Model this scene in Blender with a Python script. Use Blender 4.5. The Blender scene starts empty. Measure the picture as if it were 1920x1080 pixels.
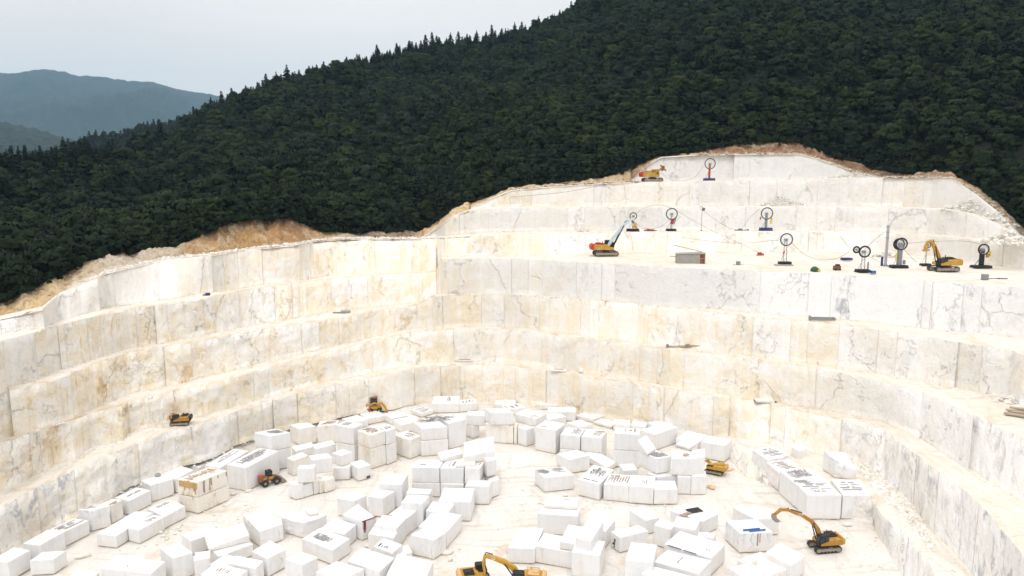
import bpy, bmesh, math, random
import numpy as np
from mathutils import Vector, Matrix

sc = bpy.context.scene
COL = sc.collection
rng = np.random.default_rng(11)
random.seed(5)
R = math.radians

# ------------------------------------------------------------------ camera
H = 46.8                      # drone height above the quarry floor (z = 0)
F = 1350.0                    # focal length in photo pixels (photo 1920 wide)
PITCH = math.atan((540 - 345) / F)
cam_d = bpy.data.cameras.new("camera")
cam = bpy.data.objects.new("camera", cam_d)
COL.objects.link(cam)
cam.location = (0, 0, H)
cam.rotation_euler = (math.pi / 2 - PITCH, 0, 0)
cam_d.sensor_width = 36.0
cam_d.lens = 36.0 * F / 1920.0
cam_d.clip_start = 0.5
cam_d.clip_end = 20000
sc.camera = cam

# ------------------------------------------------------------------ light
SUN_EL, SUN_AZ = 58.0, -164.0          # degrees; azimuth from +Y towards +X
w = bpy.data.worlds.new("World")
sc.world = w
w.use_nodes = True
nt = w.node_tree
nt.nodes.clear()
out = nt.nodes.new("ShaderNodeOutputWorld")
bg = nt.nodes.new("ShaderNodeBackground")
sky = nt.nodes.new("ShaderNodeTexSky")
sky.sky_type = 'NISHITA'
sky.sun_disc = False
sky.sun_elevation = R(SUN_EL)
sky.sun_rotation = R(SUN_AZ)
sky.air_density = 1.0
sky.dust_density = 4.0
hs = nt.nodes.new("ShaderNodeHueSaturation")
hs.inputs["Saturation"].default_value = 0.12
nt.links.new(sky.outputs[0], hs.inputs["Color"])
tc = nt.nodes.new("ShaderNodeTexCoord")
mp = nt.nodes.new("ShaderNodeMapping")
mp.inputs["Scale"].default_value = (1.0, 1.0, 2.6)
nz = nt.nodes.new("ShaderNodeTexNoise")
nz.inputs["Scale"].default_value = 1.7
nz.inputs["Detail"].default_value = 4.0
nt.links.new(tc.outputs["Generated"], mp.inputs[0])
nt.links.new(mp.outputs[0], nz.inputs["Vector"])
cr = nt.nodes.new("ShaderNodeValToRGB")
cr.color_ramp.elements[0].position = 0.3
cr.color_ramp.elements[0].color = (9.95, 9.35, 8.95, 1)
cr.color_ramp.elements[1].position = 0.75
cr.color_ramp.elements[1].color = (11.6, 10.9, 10.4, 1)
nt.links.new(nz.outputs["Fac"], cr.inputs[0])
mx = nt.nodes.new("ShaderNodeMix")
mx.data_type = 'RGBA'
mx.inputs["Factor"].default_value = 0.88       # overcast deck over the clear sky
nt.links.new(hs.outputs[0], mx.inputs[6])
nt.links.new(cr.outputs[0], mx.inputs[7])
# overcast skies are brightest overhead
sx = nt.nodes.new("ShaderNodeSeparateXYZ")
nt.links.new(tc.outputs["Generated"], sx.inputs[0])
mr = nt.nodes.new("ShaderNodeMapRange")
mr.interpolation_type = 'SMOOTHSTEP'
for kk, vv_ in (("From Min", 0.25), ("From Max", 1.0), ("To Min", 1.0), ("To Max", 1.65)):
    mr.inputs[kk].default_value = vv_
nt.links.new(sx.outputs[2], mr.inputs["Value"])
ml = nt.nodes.new("ShaderNodeVectorMath")
ml.operation = 'SCALE'
nt.links.new(mx.outputs[2], ml.inputs[0])
nt.links.new(mr.outputs[0], ml.inputs["Scale"])
nt.links.new(ml.outputs[0], bg.inputs["Color"])
bg.inputs["Strength"].default_value = 0.1
nt.links.new(bg.outputs[0], out.inputs[0])

sun_d = bpy.data.lights.new("sun", 'SUN')
sun_d.energy = 0.8
sun_d.angle = R(14)
sun_d.color = (1.0, 0.975, 0.95)
sun = bpy.data.objects.new("sun", sun_d)
COL.objects.link(sun)
sd = Vector((math.sin(R(SUN_AZ)) * math.cos(R(SUN_EL)), math.cos(R(SUN_AZ)) * math.cos(R(SUN_EL)), math.sin(R(SUN_EL))))
sun.rotation_euler = (-sd).to_track_quat('-Z', 'Y').to_euler()
sun.location = (0, 0, 300)

sc.view_settings.view_transform = 'Standard'
sc.view_settings.look = 'None'
sc.view_settings.exposure = 0.2
sc.view_settings.gamma = 1.0
sc.view_settings.use_curve_mapping = False
sc.render.engine = 'CYCLES'
sc.cycles.use_denoising = True
sc.cycles.max_bounces = 6
sc.cycles.diffuse_bounces = 4
sc.cycles.volume_bounces = 0
sc.cycles.transparent_max_bounces = 4

# ------------------------------------------------------------------ projection helpers (tracing the photograph into the place)
ST, CT = math.sin(PITCH), math.cos(PITCH)
def ray(px, py):
    cx, cy = (px - 960) / F, (540 - py) / F
    return np.array([cx, CT + cy * ST, -ST + cy * CT])
def azt(px, py):
    d = ray(px, py)
    return math.atan2(d[0], d[1]), -d[2] / math.hypot(d[0], d[1])
def on_z(px, py, z):
    d = ray(px, py)
    k = (z - H) / d[2]
    return np.array([d[0] * k, d[1] * k, z])
def on_r(px, py, r):
    d = ray(px, py)
    k = r / math.hypot(d[0], d[1])
    return np.array([d[0] * k, d[1] * k, H + d[2] * k])
def proj(p):
    x, y, z = p[0], p[1], p[2] - H
    c = y * CT - z * ST
    return 960 + F * x / c, 540 - F * (y * ST + z * CT) / c
def px_az(px):            # azimuth of a photo column at about the horizon
    return math.atan2((px - 960) / F, CT + 0.1 * ST)

# ------------------------------------------------------------------ numpy value noise
def _h(ix, iy, s):
    n = (ix.astype(np.int64) * 374761393 + iy.astype(np.int64) * 668265263 + s * 974634777) & 0x7fffffff
    n = ((n ^ (n >> 13)) * 1274126177) & 0x7fffffff
    n = n ^ (n >> 16)
    return (n & 0xffff) / 65535.0
def vnoise(x, y, s=0):
    x = np.asarray(x, float); y = np.asarray(y, float)
    ix, iy = np.floor(x), np.floor(y)
    fx, fy = x - ix, y - iy
    fx = fx * fx * (3 - 2 * fx); fy = fy * fy * (3 - 2 * fy)
    a, b = _h(ix, iy, s), _h(ix + 1, iy, s)
    c, d = _h(ix, iy + 1, s), _h(ix + 1, iy + 1, s)
    return (a + (b - a) * fx) * (1 - fy) + (c + (d - c) * fx) * fy - 0.5
def fbm(x, y, s=0, o=4):
    t, a = 0.0, 1.0
    for k in range(o):
        t = t + a * vnoise(np.asarray(x) * 2 ** k, np.asarray(y) * 2 ** k, s + k * 17)
        a *= 0.5
    return t

# ------------------------------------------------------------------ object helpers
def tag(o, label=None, cat=None, group=None, kind=None):
    if label: o["label"] = label
    if cat: o["category"] = cat
    if group: o["group"] = group
    if kind: o["kind"] = kind
    return o
def link(name, me, mats=None, parent=None):
    o = bpy.data.objects.new(name, me)
    COL.objects.link(o)
    if mats is not None:
        for m in (mats if isinstance(mats, (list, tuple)) else [mats]):
            me.materials.append(m)
    if parent is not None: o.parent = parent
    return o
def np_mesh(name, verts, faces, smooth=False):
    me = bpy.data.meshes.new(name)
    verts = np.asarray(verts, dtype=np.float32); faces = np.asarray(faces, dtype=np.int32)
    k = faces.shape[1]
    me.vertices.add(len(verts)); me.vertices.foreach_set("co", verts.ravel())
    me.loops.add(faces.size); me.loops.foreach_set("vertex_index", faces.ravel())
    me.polygons.add(len(faces))
    me.polygons.foreach_set("loop_start", np.arange(len(faces), dtype=np.int32) * k)
    me.polygons.foreach_set("loop_total", np.full(len(faces), k, dtype=np.int32))
    me.update(calc_edges=True)
    me.validate()
    me.polygons.foreach_set("use_smooth", np.full(len(me.polygons), smooth, dtype=bool))
    return me
def vcol(me, name, arr):
    a = me.attributes.new(name, 'FLOAT_COLOR', 'POINT')
    arr = np.asarray(arr, dtype=np.float32)
    if arr.shape[1] == 3: arr = np.hstack([arr, np.ones((len(arr), 1), np.float32)])
    a.data.foreach_set("color", arr.ravel())
def vvec(me, name, arr):
    a = me.attributes.new(name, 'FLOAT_VECTOR', 'POINT')
    a.data.foreach_set("vector", np.asarray(arr, dtype=np.float32).ravel())
def grid_faces(nr, ncol, off=0):
    i = np.arange(nr - 1)[:, None] * ncol + np.arange(ncol - 1)[None, :]
    f = np.stack([i, i + 1, i + ncol + 1, i + ncol], -1).reshape(-1, 4)
    return f + off
def empty(name, loc, rz=0.0):
    o = bpy.data.objects.new(name, None)
    COL.objects.link(o)
    o.empty_display_size = 0.3
    o.location = loc
    o.rotation_euler = (0, 0, rz)
    return o

# ------------------------------------------------------------------ material helpers
class NB:
    def __init__(s, name):
        s.m = bpy.data.materials.new(name); s.m.use_nodes = True
        s.t = s.m.node_tree; s.b = s.t.nodes["Principled BSDF"]
        s.b.inputs["Specular IOR Level"].default_value = 0.3
    def n(s, typ, **kw):
        nd = s.t.nodes.new(typ)
        for k, v in kw.items(): setattr(nd, k, v)
        return nd
    def put(s, sock, v):
        if v is None: return
        if hasattr(v, "is_output") or isinstance(v, bpy.types.NodeSocket): s.t.links.new(v, sock)
        else: sock.default_value = v
    def attr(s, name, outp="Color"):
        a = s.n("ShaderNodeAttribute"); a.attribute_name = name
        return a.outputs[outp]
    def sep(s, c):
        x = s.n("ShaderNodeSeparateXYZ"); s.put(x.inputs[0], c)
        return x.outputs
    def math(s, op, a, b=None, clamp=False):
        m = s.n("ShaderNodeMath", operation=op, use_clamp=clamp)
        s.put(m.inputs[0], a)
        if b is not None: s.put(m.inputs[1], b)
        return m.outputs[0]
    def map(s, v, scale=(1, 1, 1), rot=(0, 0, 0), loc=(0, 0, 0)):
        m = s.n("ShaderNodeMapping")
        s.put(m.inputs["Vector"], v)
        m.inputs["Scale"].default_value = scale; m.inputs["Rotation"].default_value = rot; m.inputs["Location"].default_value = loc
        return m.outputs[0]
    def noise(s, v, scale=1.0, detail=4.0, rough=0.55, dist=0.0, color=False):
        m = s.n("ShaderNodeTexNoise"); s.put(m.inputs["Vector"], v)
        m.inputs["Scale"].default_value = scale; m.inputs["Detail"].default_value = detail
        m.inputs["Roughness"].default_value = rough; m.inputs["Distortion"].default_value = dist
        return m.outputs["Color" if color else "Fac"]
    def vor(s, v, scale=1.0, feature='DISTANCE_TO_EDGE', outp="Distance"):
        m = s.n("ShaderNodeTexVoronoi", feature=feature); s.put(m.inputs["Vector"], v)
        m.inputs["Scale"].default_value = scale
        return m.outputs[outp]
    def rng(s, v, a, b, c=0.0, d=1.0):
        m = s.n("ShaderNodeMapRange", interpolation_type='SMOOTHSTEP'); s.put(m.inputs["Value"], v)
        for k, x in zip(("From Min", "From Max", "To Min", "To Max"), (a, b, c, d)): s.put(m.inputs[k], x)
        return m.outputs[0]
    def mix(s, f, a, b, blend='MIX'):
        m = s.n("ShaderNodeMix", data_type='RGBA', blend_type=blend)
        s.put(m.inputs["Factor"], f)
        s.put(m.inputs[6], a if not isinstance(a, tuple) or len(a) == 4 else (*a, 1))
        s.put(m.inputs[7], b if not isinstance(b, tuple) or len(b) == 4 else (*b, 1))
        return m.outputs[2]
    def vadd(s, a, b, k=1.0):
        m = s.n("ShaderNodeVectorMath", operation='MULTIPLY_ADD')
        s.put(m.inputs[0], b); m.inputs[1].default_value = (k, k, k); s.put(m.inputs[2], a)
        return m.outputs[0]
    def bump(s, h, strength=0.4, dist=0.1):
        m = s.n("ShaderNodeBump"); s.put(m.inputs["Height"], h)
        m.inputs["Strength"].default_value = strength; m.inputs["Distance"].default_value = dist
        s.t.links.new(m.outputs[0], s.b.inputs["Normal"])
    def done(s, col, rough=0.7):
        s.put(s.b.inputs["Base Color"], col if not isinstance(col, tuple) else (*col[:3], 1))
        s.put(s.b.inputs["Roughness"], rough)
        return s.m
    def obj(s): return s.n("ShaderNodeTexCoord").outputs["Object"]
    def pos(s): return s.n("ShaderNodeNewGeometry").outputs["Position"]
    def rnd(s): return s.n("ShaderNodeObjectInfo").outputs["Random"]

def mat_paint(name, col, rough=0.5, metal=0.0, dirt=0.35, dust=(0.55, 0.48, 0.38)):
    b = NB(name)
    p = b.obj()
    n1 = b.noise(p, 1.3, 6, 0.65)
    n2 = b.noise(p, 7.0, 5, 0.6)
    c = b.mix(b.rng(n1, 0.5, 0.75, 0.0, dirt), col, dust)
    c = b.mix(b.rng(n2, 0.45, 0.8, 0.0, 0.5), c, tuple(x * 0.55 for x in col))
    b.b.inputs["Metallic"].default_value = metal
    b.bump(n2, 0.12, 0.02)
    return b.done(c, b.rng(n1, 0.3, 0.8, rough, min(1, rough + 0.3)))

def mat_wall():
    b = NB("marble_face")
    uv = b.attr("wuv", "Vector")
    ch = b.sep(b.attr("wcol", "Vector"))
    warm, grey, tint = ch[0], ch[1], ch[2]
    joint = b.attr("joint", "Fac")
    K = b.attr("contrast", "Fac")
    km = lambda v: b.math('MULTIPLY', v, K, True)
    joint = b.math('MULTIPLY', joint, b.rng(b.noise(b.map(uv, (0.5, 0.33, 1), loc=(5, 77, 1)), 1.0, 3), .44, .56))
    wob = b.vadd(uv, b.noise(b.map(uv, (0.13, 0.13, 1)), 1.0, 5, 0.6, color=True), 6.0)
    n1 = b.noise(b.map(wob, (0.085, 0.12, 1)), 1.0, 8, 0.66, 0.6)
    n1b = b.noise(b.map(wob, (0.15, 0.11, 1), rot=(0, 0, .6), loc=(41, 3, 5)), 1.0, 9, 0.68, 0.8)
    st = b.noise(b.map(uv, (1.5, 0.08, 1)), 1.0, 6, 0.65)
    st2 = b.noise(b.map(uv, (0.30, 0.02, 1), loc=(9, 1, 0)), 1.0, 4, 0.6)
    fine = b.noise(uv, 0.8, 10, 0.68, 0.5)
    grit = b.noise(uv, 3.4, 8, 0.7)
    white, cream = (0.87, 0.86, 0.845), (0.85, 0.755, 0.59)
    col = b.mix(b.math('MULTIPLY', warm, b.rng(n1, 0.36, 0.60, 0.15, 1.35), True), white, cream)
    # iron stain, sharp-edged patches and runs
    tanf = b.math('MULTIPLY', warm, b.rng(n1b, 0.535, 0.66), True)
    col = b.mix(km(b.math('MULTIPLY', tanf, 0.85)), col, (0.60, 0.415, 0.21))
    rust = b.math('MULTIPLY', b.math('MULTIPLY', warm, b.rng(n1b, 0.61, 0.70)), b.rng(fine, .46, .58), True)
    col = b.mix(km(rust), col, (0.50, 0.28, 0.10))
    drip = b.math('MULTIPLY', b.math('MULTIPLY', warm, b.rng(st, 0.555, 0.66, 0.0, 0.75)), b.rng(n1, 0.44, 0.58), True)
    col = b.mix(km(drip), col, (0.57, 0.40, 0.21))
    col = b.mix(b.rng(st2, 0.50, 0.60, 0.0, 0.45), col, (0.90, 0.89, 0.87))
    dk = b.mix(warm, (0.56, 0.56, 0.57), (0.60, 0.48, 0.32))
    col = b.mix(km(b.rng(fine, 0.54, 0.66, 0.0, 0.36)), col, dk)
    col = b.mix(km(b.rng(grit, 0.57, 0.68, 0.0, 0.26)), col, dk)
    col = b.mix(b.rng(b.noise(b.map(uv, (.5, .4, 1), loc=(8, 8, 0)), 1.0, 8, .7), 0.53, 0.64, 0.0, 0.55), col, (0.90, 0.885, 0.86))
    # grey marble clouds and veins
    g1 = b.noise(b.map(uv, (0.6, 0.3, 1), rot=(0, 0, 0.5), loc=(7, 70, 0)), 1.0, 10, 0.74, 0.3)
    gm = b.math('MULTIPLY', grey, b.rng(g1, 0.50, 0.62, 0.0, 0.85), True)
    col = b.mix(gm, col, (0.44, 0.45, 0.475))
    wv = b.vadd(uv, b.noise(b.map(uv, (0.22, 0.22, 1)), 1.0, 6, 0.65, color=True), 2.2)
    e1 = b.vor(b.map(wv, (0.085, 0.05, 1), rot=(0, 0, 0.6)))
    m1 = b.rng(b.noise(b.map(uv, (0.09, 0.09, 1), loc=(3, 9, 2)), 1.0, 5, .7), 0.47, 0.56)
    vein = b.math('MULTIPLY', b.rng(e1, 0.0, 0.012, 1.0, 0.0), m1)
    col = b.mix(km(b.math('MULTIPLY', vein, 0.48)), col, b.mix(warm, (0.40, 0.40, 0.42), (0.46, 0.33, 0.19)))
    wv2 = b.vadd(uv, b.noise(b.map(uv, (0.5, 0.5, 1)), 1.0, 6, 0.65, color=True), 1.0)
    e2 = b.vor(b.map(wv2, (0.30, 0.12, 1), rot=(0, 0, -0.75), loc=(17, 2, 0)))
    m2 = b.rng(b.noise(b.map(uv, (0.15, 0.15, 1), loc=(53, 29, 2)), 1.0, 5, .7), 0.49, 0.58)
    vein2 = b.math('MULTIPLY', b.rng(e2, 0.0, 0.022, 1.0, 0.0), m2)
    col = b.mix(km(b.math('MULTIPLY', vein2, 0.48)), col, b.mix(warm, (0.38, 0.39, 0.42), (0.42, 0.31, 0.19)))
    e3 = b.vor(b.map(wv2, (0.75, 0.38, 1), rot=(0, 0, 0.4), loc=(1, 22, 0)))
    m3 = b.rng(b.noise(b.map(uv, (0.21, 0.21, 1), loc=(5, 9, 7)), 1.0, 5, .7), 0.50, 0.60)
    col = b.mix(b.math('MULTIPLY', b.math('MULTIPLY', b.rng(e3, 0.0, 0.035, 1.0, 0.0), m3), b.math('MULTIPLY', K, 0.5)), col, dk)
    col = b.mix(b.math('MULTIPLY', joint, 0.24, True), col, (0.46, 0.38, 0.28))
    tm = b.rng(tint, 0.0, 1.0, 0.95, 1.02)
    cc = b.n("ShaderNodeCombineXYZ")
    for i in range(3): b.put(cc.inputs[i], tm)
    col = b.mix(1.0, col, cc.outputs[0], 'MULTIPLY')
    hgt = b.math('ADD', b.math('ADD', fine, b.math('MULTIPLY', grit, 0.45)), b.math('ADD', b.math('MULTIPLY', vein, -0.6), b.math('MULTIPLY', st, .3)))
    b.bump(hgt, 0.75, 0.35)
    return b.done(col, 0.8)

def mat_ground(name, c1, c2, stain, stain_amt=0.5, sc_=1.0, rust=False):
    b = NB(name)
    p = b.pos()
    wp = b.vadd(p, b.noise(b.map(p, (.06, .06, .06)), 1.0, 4, .6, color=True), 9.0)
    n0 = b.noise(b.map(p, (0.05 * sc_,) * 3), 1.0, 8, 0.66, 0.8)
    n1 = b.noise(b.map(wp, (0.9, 0.05, 0.3), rot=(0, 0, 0.35)), 1.0, 7, 0.65, 0.2)      # tyre-drawn streaks
    n1c = b.noise(b.map(wp, (0.05, 1.1, 0.3), rot=(0, 0, -0.2), loc=(3, 7, 0)), 1.0, 7, 0.65, 0.2)
    n2 = b.noise(p, 2.2, 9, 0.72)
    n3 = b.noise(b.map(p, (0.11, 0.11, 0.11), loc=(50, 8, 0)), 1.0, 9, 0.7, 1.0)
    c = b.mix(b.rng(n0, 0.40, 0.60), c1, c2)
    c = b.mix(b.rng(n3, 0.53, 0.66, 0.0, stain_amt), c, stain)
    c = b.mix(b.rng(n1, 0.52, 0.64, 0.0, 0.55), c, tuple(x * 0.82 for x in c2))
    c = b.mix(b.rng(n1c, 0.55, 0.66, 0.0, 0.38), c, tuple(x * 0.80 for x in stain))
    c = b.mix(b.rng(b.noise(b.map(p, (.35, .35, .35), loc=(4, 4, 4)), 1.0, 8, .7), 0.54, 0.66, 0, 0.7), c, (0.80, 0.785, 0.755))
    c = b.mix(b.rng(n2, 0.56, 0.68, 0.0, 0.45), c, tuple(x * 0.75 for x in stain))
    c = b.mix(b.rng(b.noise(p, 5.0, 4, .7), 0.60, 0.68, 0, 0.5), c, (0.50, 0.46, 0.40))
    if rust: c = b.mix(b.math('MULTIPLY', b.sep(b.attr('wcol', 'Vector'))[0], b.rng(n1, .40, .58), True), c, (0.56, 0.35, 0.15))
    b.bump(b.math('ADD', n2, n1), 0.6, 0.16)
    return b.done(c, 0.9)

M_WALL = mat_wall()
M_BENCH = mat_ground("bench_dust", (0.77, 0.735, 0.675), (0.74, 0.685, 0.595), (0.60, 0.46, 0.29), 0.5, 1.0, True)
M_FLOOR = mat_ground("floor_dust", (0.75, 0.73, 0.695), (0.72, 0.685, 0.63), (0.58, 0.475, 0.34), 0.6)

# ------------------------------------------------------------------ quarry terraces, traced as azimuth curves
AZ0, AZ1, NAZ = px_az(-460), px_az(2560), 1400
AZ = np.linspace(AZ0, AZ1, NAZ)
PXS = 960 + F * np.tan(AZ) * (CT + 0.1 * ST)          # photo column of each azimuth (about)
def curve(pts):
    """traced pixels -> tan(depression) on the azimuth grid"""
    a = [azt(*p) for p in pts]
    x = np.array([q[0] for q in a]); y = np.array([q[1] for q in a])
    o = np.argsort(x); x, y = x[o], y[o]
    t = np.interp(AZ, x, y)
    sl = (y[1] - y[0]) / (x[1] - x[0]); t = np.where(AZ < x[0], y[0] + sl * (AZ - x[0]) * 0.6, t)
    sl = (y[-1] - y[-2]) / (x[-1] - x[-2]); t = np.where(AZ > x[-1], y[-1] + sl * (AZ - x[-1]) * 0.6, t)
    return np.maximum(t, -0.5)
def table(pts):
    return np.interp(PXS, [p[0] for p in pts], [p[1] for p in pts])

lip1 = [(-120, 632), (0, 598), (80, 580), (110, 553), (150, 533), (183, 523), (197, 513), (307, 488), (390, 480), (467, 468), (560, 460), (587, 453), (640, 449), (700, 448), (807, 448), (850, 447), (910, 443), (1000, 438), (1200, 436), (1440, 435), (1600, 435), (1740, 441), (1850, 452), (1920, 458)]
foot1 = [(-120, 660), (0, 626), (60, 612), (113, 597), (200, 575), (333, 558), (390, 547), (560, 527), (613, 518), (680, 515), (785, 509), (797, 507), (818, 505), (828, 481), (880, 479), (1000, 478), (1300, 474), (1500, 471), (1640, 474), (1750, 478), (1920, 484)]
lip2 = [(-120, 676), (0, 640), (110, 610), (240, 580), (367, 562), (500, 538), (560, 530), (620, 523), (720, 515), (797, 512), (818, 509), (826, 487), (900, 484), (1000, 487), (1060, 490), (1150, 494), (1235, 500), (1325, 504), (1440, 508), (1523, 512), (1618, 516), (1718, 524), (1793, 531), (1857, 535), (1920, 539)]
foot2 = [(-120, 764), (0, 727), (50, 710), (157, 673), (287, 642), (393, 625), (520, 600), (560, 593), (620, 583), (720, 573), (785, 566), (815, 552), (900, 549), (1000, 550), (1200, 565), (1440, 588), (1523, 594), (1618, 601), (1690, 610), (1801, 622), (1920, 631)]
lip3 = [(-120, 774), (0, 733), (110, 707), (240, 663), (433, 628), (560, 607), (640, 596), (720, 579), (780, 572), (810, 555), (870, 552), (953, 553), (1080, 560), (1200, 570), (1330, 584), (1440, 598), (1551, 606), (1634, 616), (1732, 629), (1815, 644), (1898, 659), (1920, 666)]
foot3 = [(-120, 862), (0, 818), (113, 784), (190, 749), (253, 735), (366, 710), (480, 682), (560, 663), (640, 645), (727, 624), (765, 616), (850, 610), (947, 611), (1080, 628), (1200, 643), (1318, 655), (1430, 672), (1550, 687), (1650, 700), (1729, 714), (1852, 739), (1920, 752)]
lip4 = [(-120, 876), (0, 832), (81, 805), (165, 776), (281, 745), (366, 724), (433, 709), (480, 698), (560, 674), (640, 654), (727, 632), (770, 623), (870, 615), (953, 618), (1080, 633), (1200, 648), (1330, 662), (1440, 678), (1585, 701), (1652, 713), (1729, 731), (1803, 765), (1860, 794), (1920, 827)]
foot4 = [(-120, 985), (0, 924), (53, 899), (88, 877), (141, 862), (169, 840), (232, 826), (240, 811), (352, 784), (480, 749), (560, 729), (640, 709), (730, 690), (800, 679), (870, 676), (940, 678), (1045, 690), (1106, 703), (1212, 717), (1300, 731), (1380, 744), (1500, 760), (1557, 767), (1648, 784), (1726, 816), (1771, 844), (1845, 893), (1920, 946)]
lip5 = [(-120, 1002), (0, 946), (88, 904), (183, 869), (218, 851), (281, 828), (369, 793), (480, 760), (551, 739), (640, 720), (702, 707), (800, 687), (880, 683), (950, 685), (1045, 698), (1106, 711), (1212, 722), (1300, 740), (1360, 747), (1465, 762), (1557, 781), (1659, 806), (1733, 866), (1814, 926), (1852, 961), (1920, 1040)]
foot5 = [(-120, 1100), (0, 1036), (35, 1025), (84, 990), (141, 952), (197, 928), (225, 911), (281, 886), (352, 868), (405, 854), (474, 816), (541, 795), (646, 776), (734, 766), (787, 753), (860, 747), (966, 755), (1078, 770), (1212, 789), (1272, 804), (1380, 822), (1518, 846), (1606, 864), (1652, 888), (1701, 931), (1743, 993), (1782, 1036), (1828, 1084), (1920, 1180)]

LZ = [-200, 700]; RZ = [840, 2300]
def z2(l, r, extra=None):
    pts = [(-300, l), (720, l), (832, r), (2300, r)]
    return table(pts if extra is None else extra)
hl1 = table([(-300, 21.5), (0, 19.2), (110, 17.3), (197, 15.3), (390, 14.0), (560, 13.4), (700, 13.5), (800, 13.75), (818, 13.7), (835, 12.8), (900, 12.2), (1000, 11.8), (2300, 11.8)])
h_b = table([(-300, 21.0), (800, 21.0), (818, 20.6), (827, 16.7), (840, 16.5), (2300, 16.5)])
h_b1 = table([(-300, 21.0), (790, 21.0), (835, 16.5), (2300, 16.5)])
h_c = table([(-300, 27.7), (720, 27.6), (780, 27.0), (814, 24.4), (2300, 24.3)])
h_d = table([(-300, 34.3), (300, 34.1), (433, 33.8), (560, 33.4), (640, 33.0), (727, 32.7), (765, 32.3), (850, 31.6), (2300, 31.5)])
h_e = table([(-300, 40.4), (0, 40.4), (88, 39.6), (169, 39.1), (240, 38.8), (560, 38.8), (860, 38.9), (1500, 38.6), (1750, 37.6), (2300, 37.0)])
h_f = table([(-300, 46.7), (0, 46.7), (88, 45.8), (200, 44.6), (352, 44.6), (480, 44.5), (640, 45.2), (800, 46.4), (1350, 46.7), (1420, 44.6), (1600, 43.8), (2300, 43.8)])
walls = []
def rz(t, h): return np.maximum(h, 0.5) / np.maximum(t, 0.012), H - h
def add_wall(lp, fp, hl, hf, **kw):
    tl, tf = curve(lp), curve(fp)
    rl, zl = rz(tl, hl); rf, zf = rz(tf, hf)
    d = dict(rl=rl, zl=zl, rf=rf, zf=zf, i0=0, i1=NAZ); d.update(kw)
    walls.append(d); return d
W1 = add_wall(lip1, foot1, hl1, h_b)
W2 = add_wall(lip2, foot2, h_b, h_c)
W3 = add_wall(lip3, foot3, h_c, h_d)
W4 = add_wall(lip4, foot4, h_d, h_e)
W5 = add_wall(lip5, foot5, h_e, h_f)
for wl in walls:                       # a face never overhangs
    wl['rf'] = np.minimum(wl['rf'], wl['rl'] - 0.25)
def idx(px): return int(np.clip(np.searchsorted(PXS, px), 0, NAZ))
# low ledge in front of the right-hand face
lip6 = [(1340, 826), (1375, 832), (1410, 839), (1447, 868), (1466, 890), (1500, 905), (1580, 926), (1640, 942), (1650, 962), (1673, 984), (1700, 1004), (1717, 1028), (1740, 1056), (1756, 1082), (1800, 1140), (1920, 1290)]
foot6 = [(1340, 829), (1375, 868), (1402, 896), (1448, 911), (1470, 925), (1500, 940), (1580, 965), (1636, 972), (1647, 1000), (1660, 1017), (1673, 1042), (1687, 1067), (1700, 1088), (1760, 1160), (1920, 1380)]
W6 = add_wall(lip6, foot6, table([(1340, 46.4), (1375, 45.0), (1420, 44.3), (1600, 43.8), (2300, 43.8)]), np.full(NAZ, 46.8), i0=idx(1345), i1=NAZ)
W6['rf'] = np.minimum(W6['rf'], W6['rl'] - 0.3)
# upper steps (seen edge-on): set back by distance, height from the traced rows
def up_wall(lp, fp, base, back, px0, px1, lean=0.8):
    tl, tf = curve(lp), curve(fp)
    rf = base['rl'] + back
    rl = rf + lean
    d = dict(rl=rl, zl=H - rl * tl, rf=rf, zf=H - rf * tf, i0=idx(px0), i1=idx(px1))
    d['zl'] = np.maximum(d['zl'], d['zf'] + 0.02)
    walls.append(d); return d
lip7 = [(790, 446), (805, 438), (850, 405), (880, 394), (905, 391), (1000, 389), (1440, 388), (1590, 388), (1780, 392), (1830, 403), (1880, 424), (1915, 446), (1990, 462)]
foot7 = [(790, 447), (805, 444), (850, 440), (905, 434), (1200, 432), (1590, 432), (1740, 437), (1850, 449), (1920, 455), (1990, 463)]
W7 = up_wall(lip7, foot7, W1, 9.0, 792, 1985)
lip8 = [(880, 391), (905, 382), (920, 372), (960, 357), (1040, 350), (1130, 344), (1200, 342), (1300, 340), (1440, 338), (1640, 333), (1785, 333), (1830, 365), (1870, 396), (1915, 443), (1960, 465)]
foot8 = [(880, 392), (905, 388), (1000, 387), (1440, 386), (1590, 386), (1780, 390), (1830, 401), (1880, 422), (1915, 446), (1960, 466)]
W8 = up_wall(lip8, foot8, W7, 11.0, 882, 1955)
lip9 = [(1178, 341), (1190, 333), (1205, 318), (1225, 303), (1240, 295), (1300, 291), (1420, 289), (1500, 289), (1530, 297), (1570, 310), (1600, 322), (1650, 333)]
foot9 = [(1178, 342), (1300, 340), (1440, 338), (1640, 333.5), (1660, 334)]
W9 = up_wall(lip9, foot9, W8, 12.0, 1180, 1648)

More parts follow.
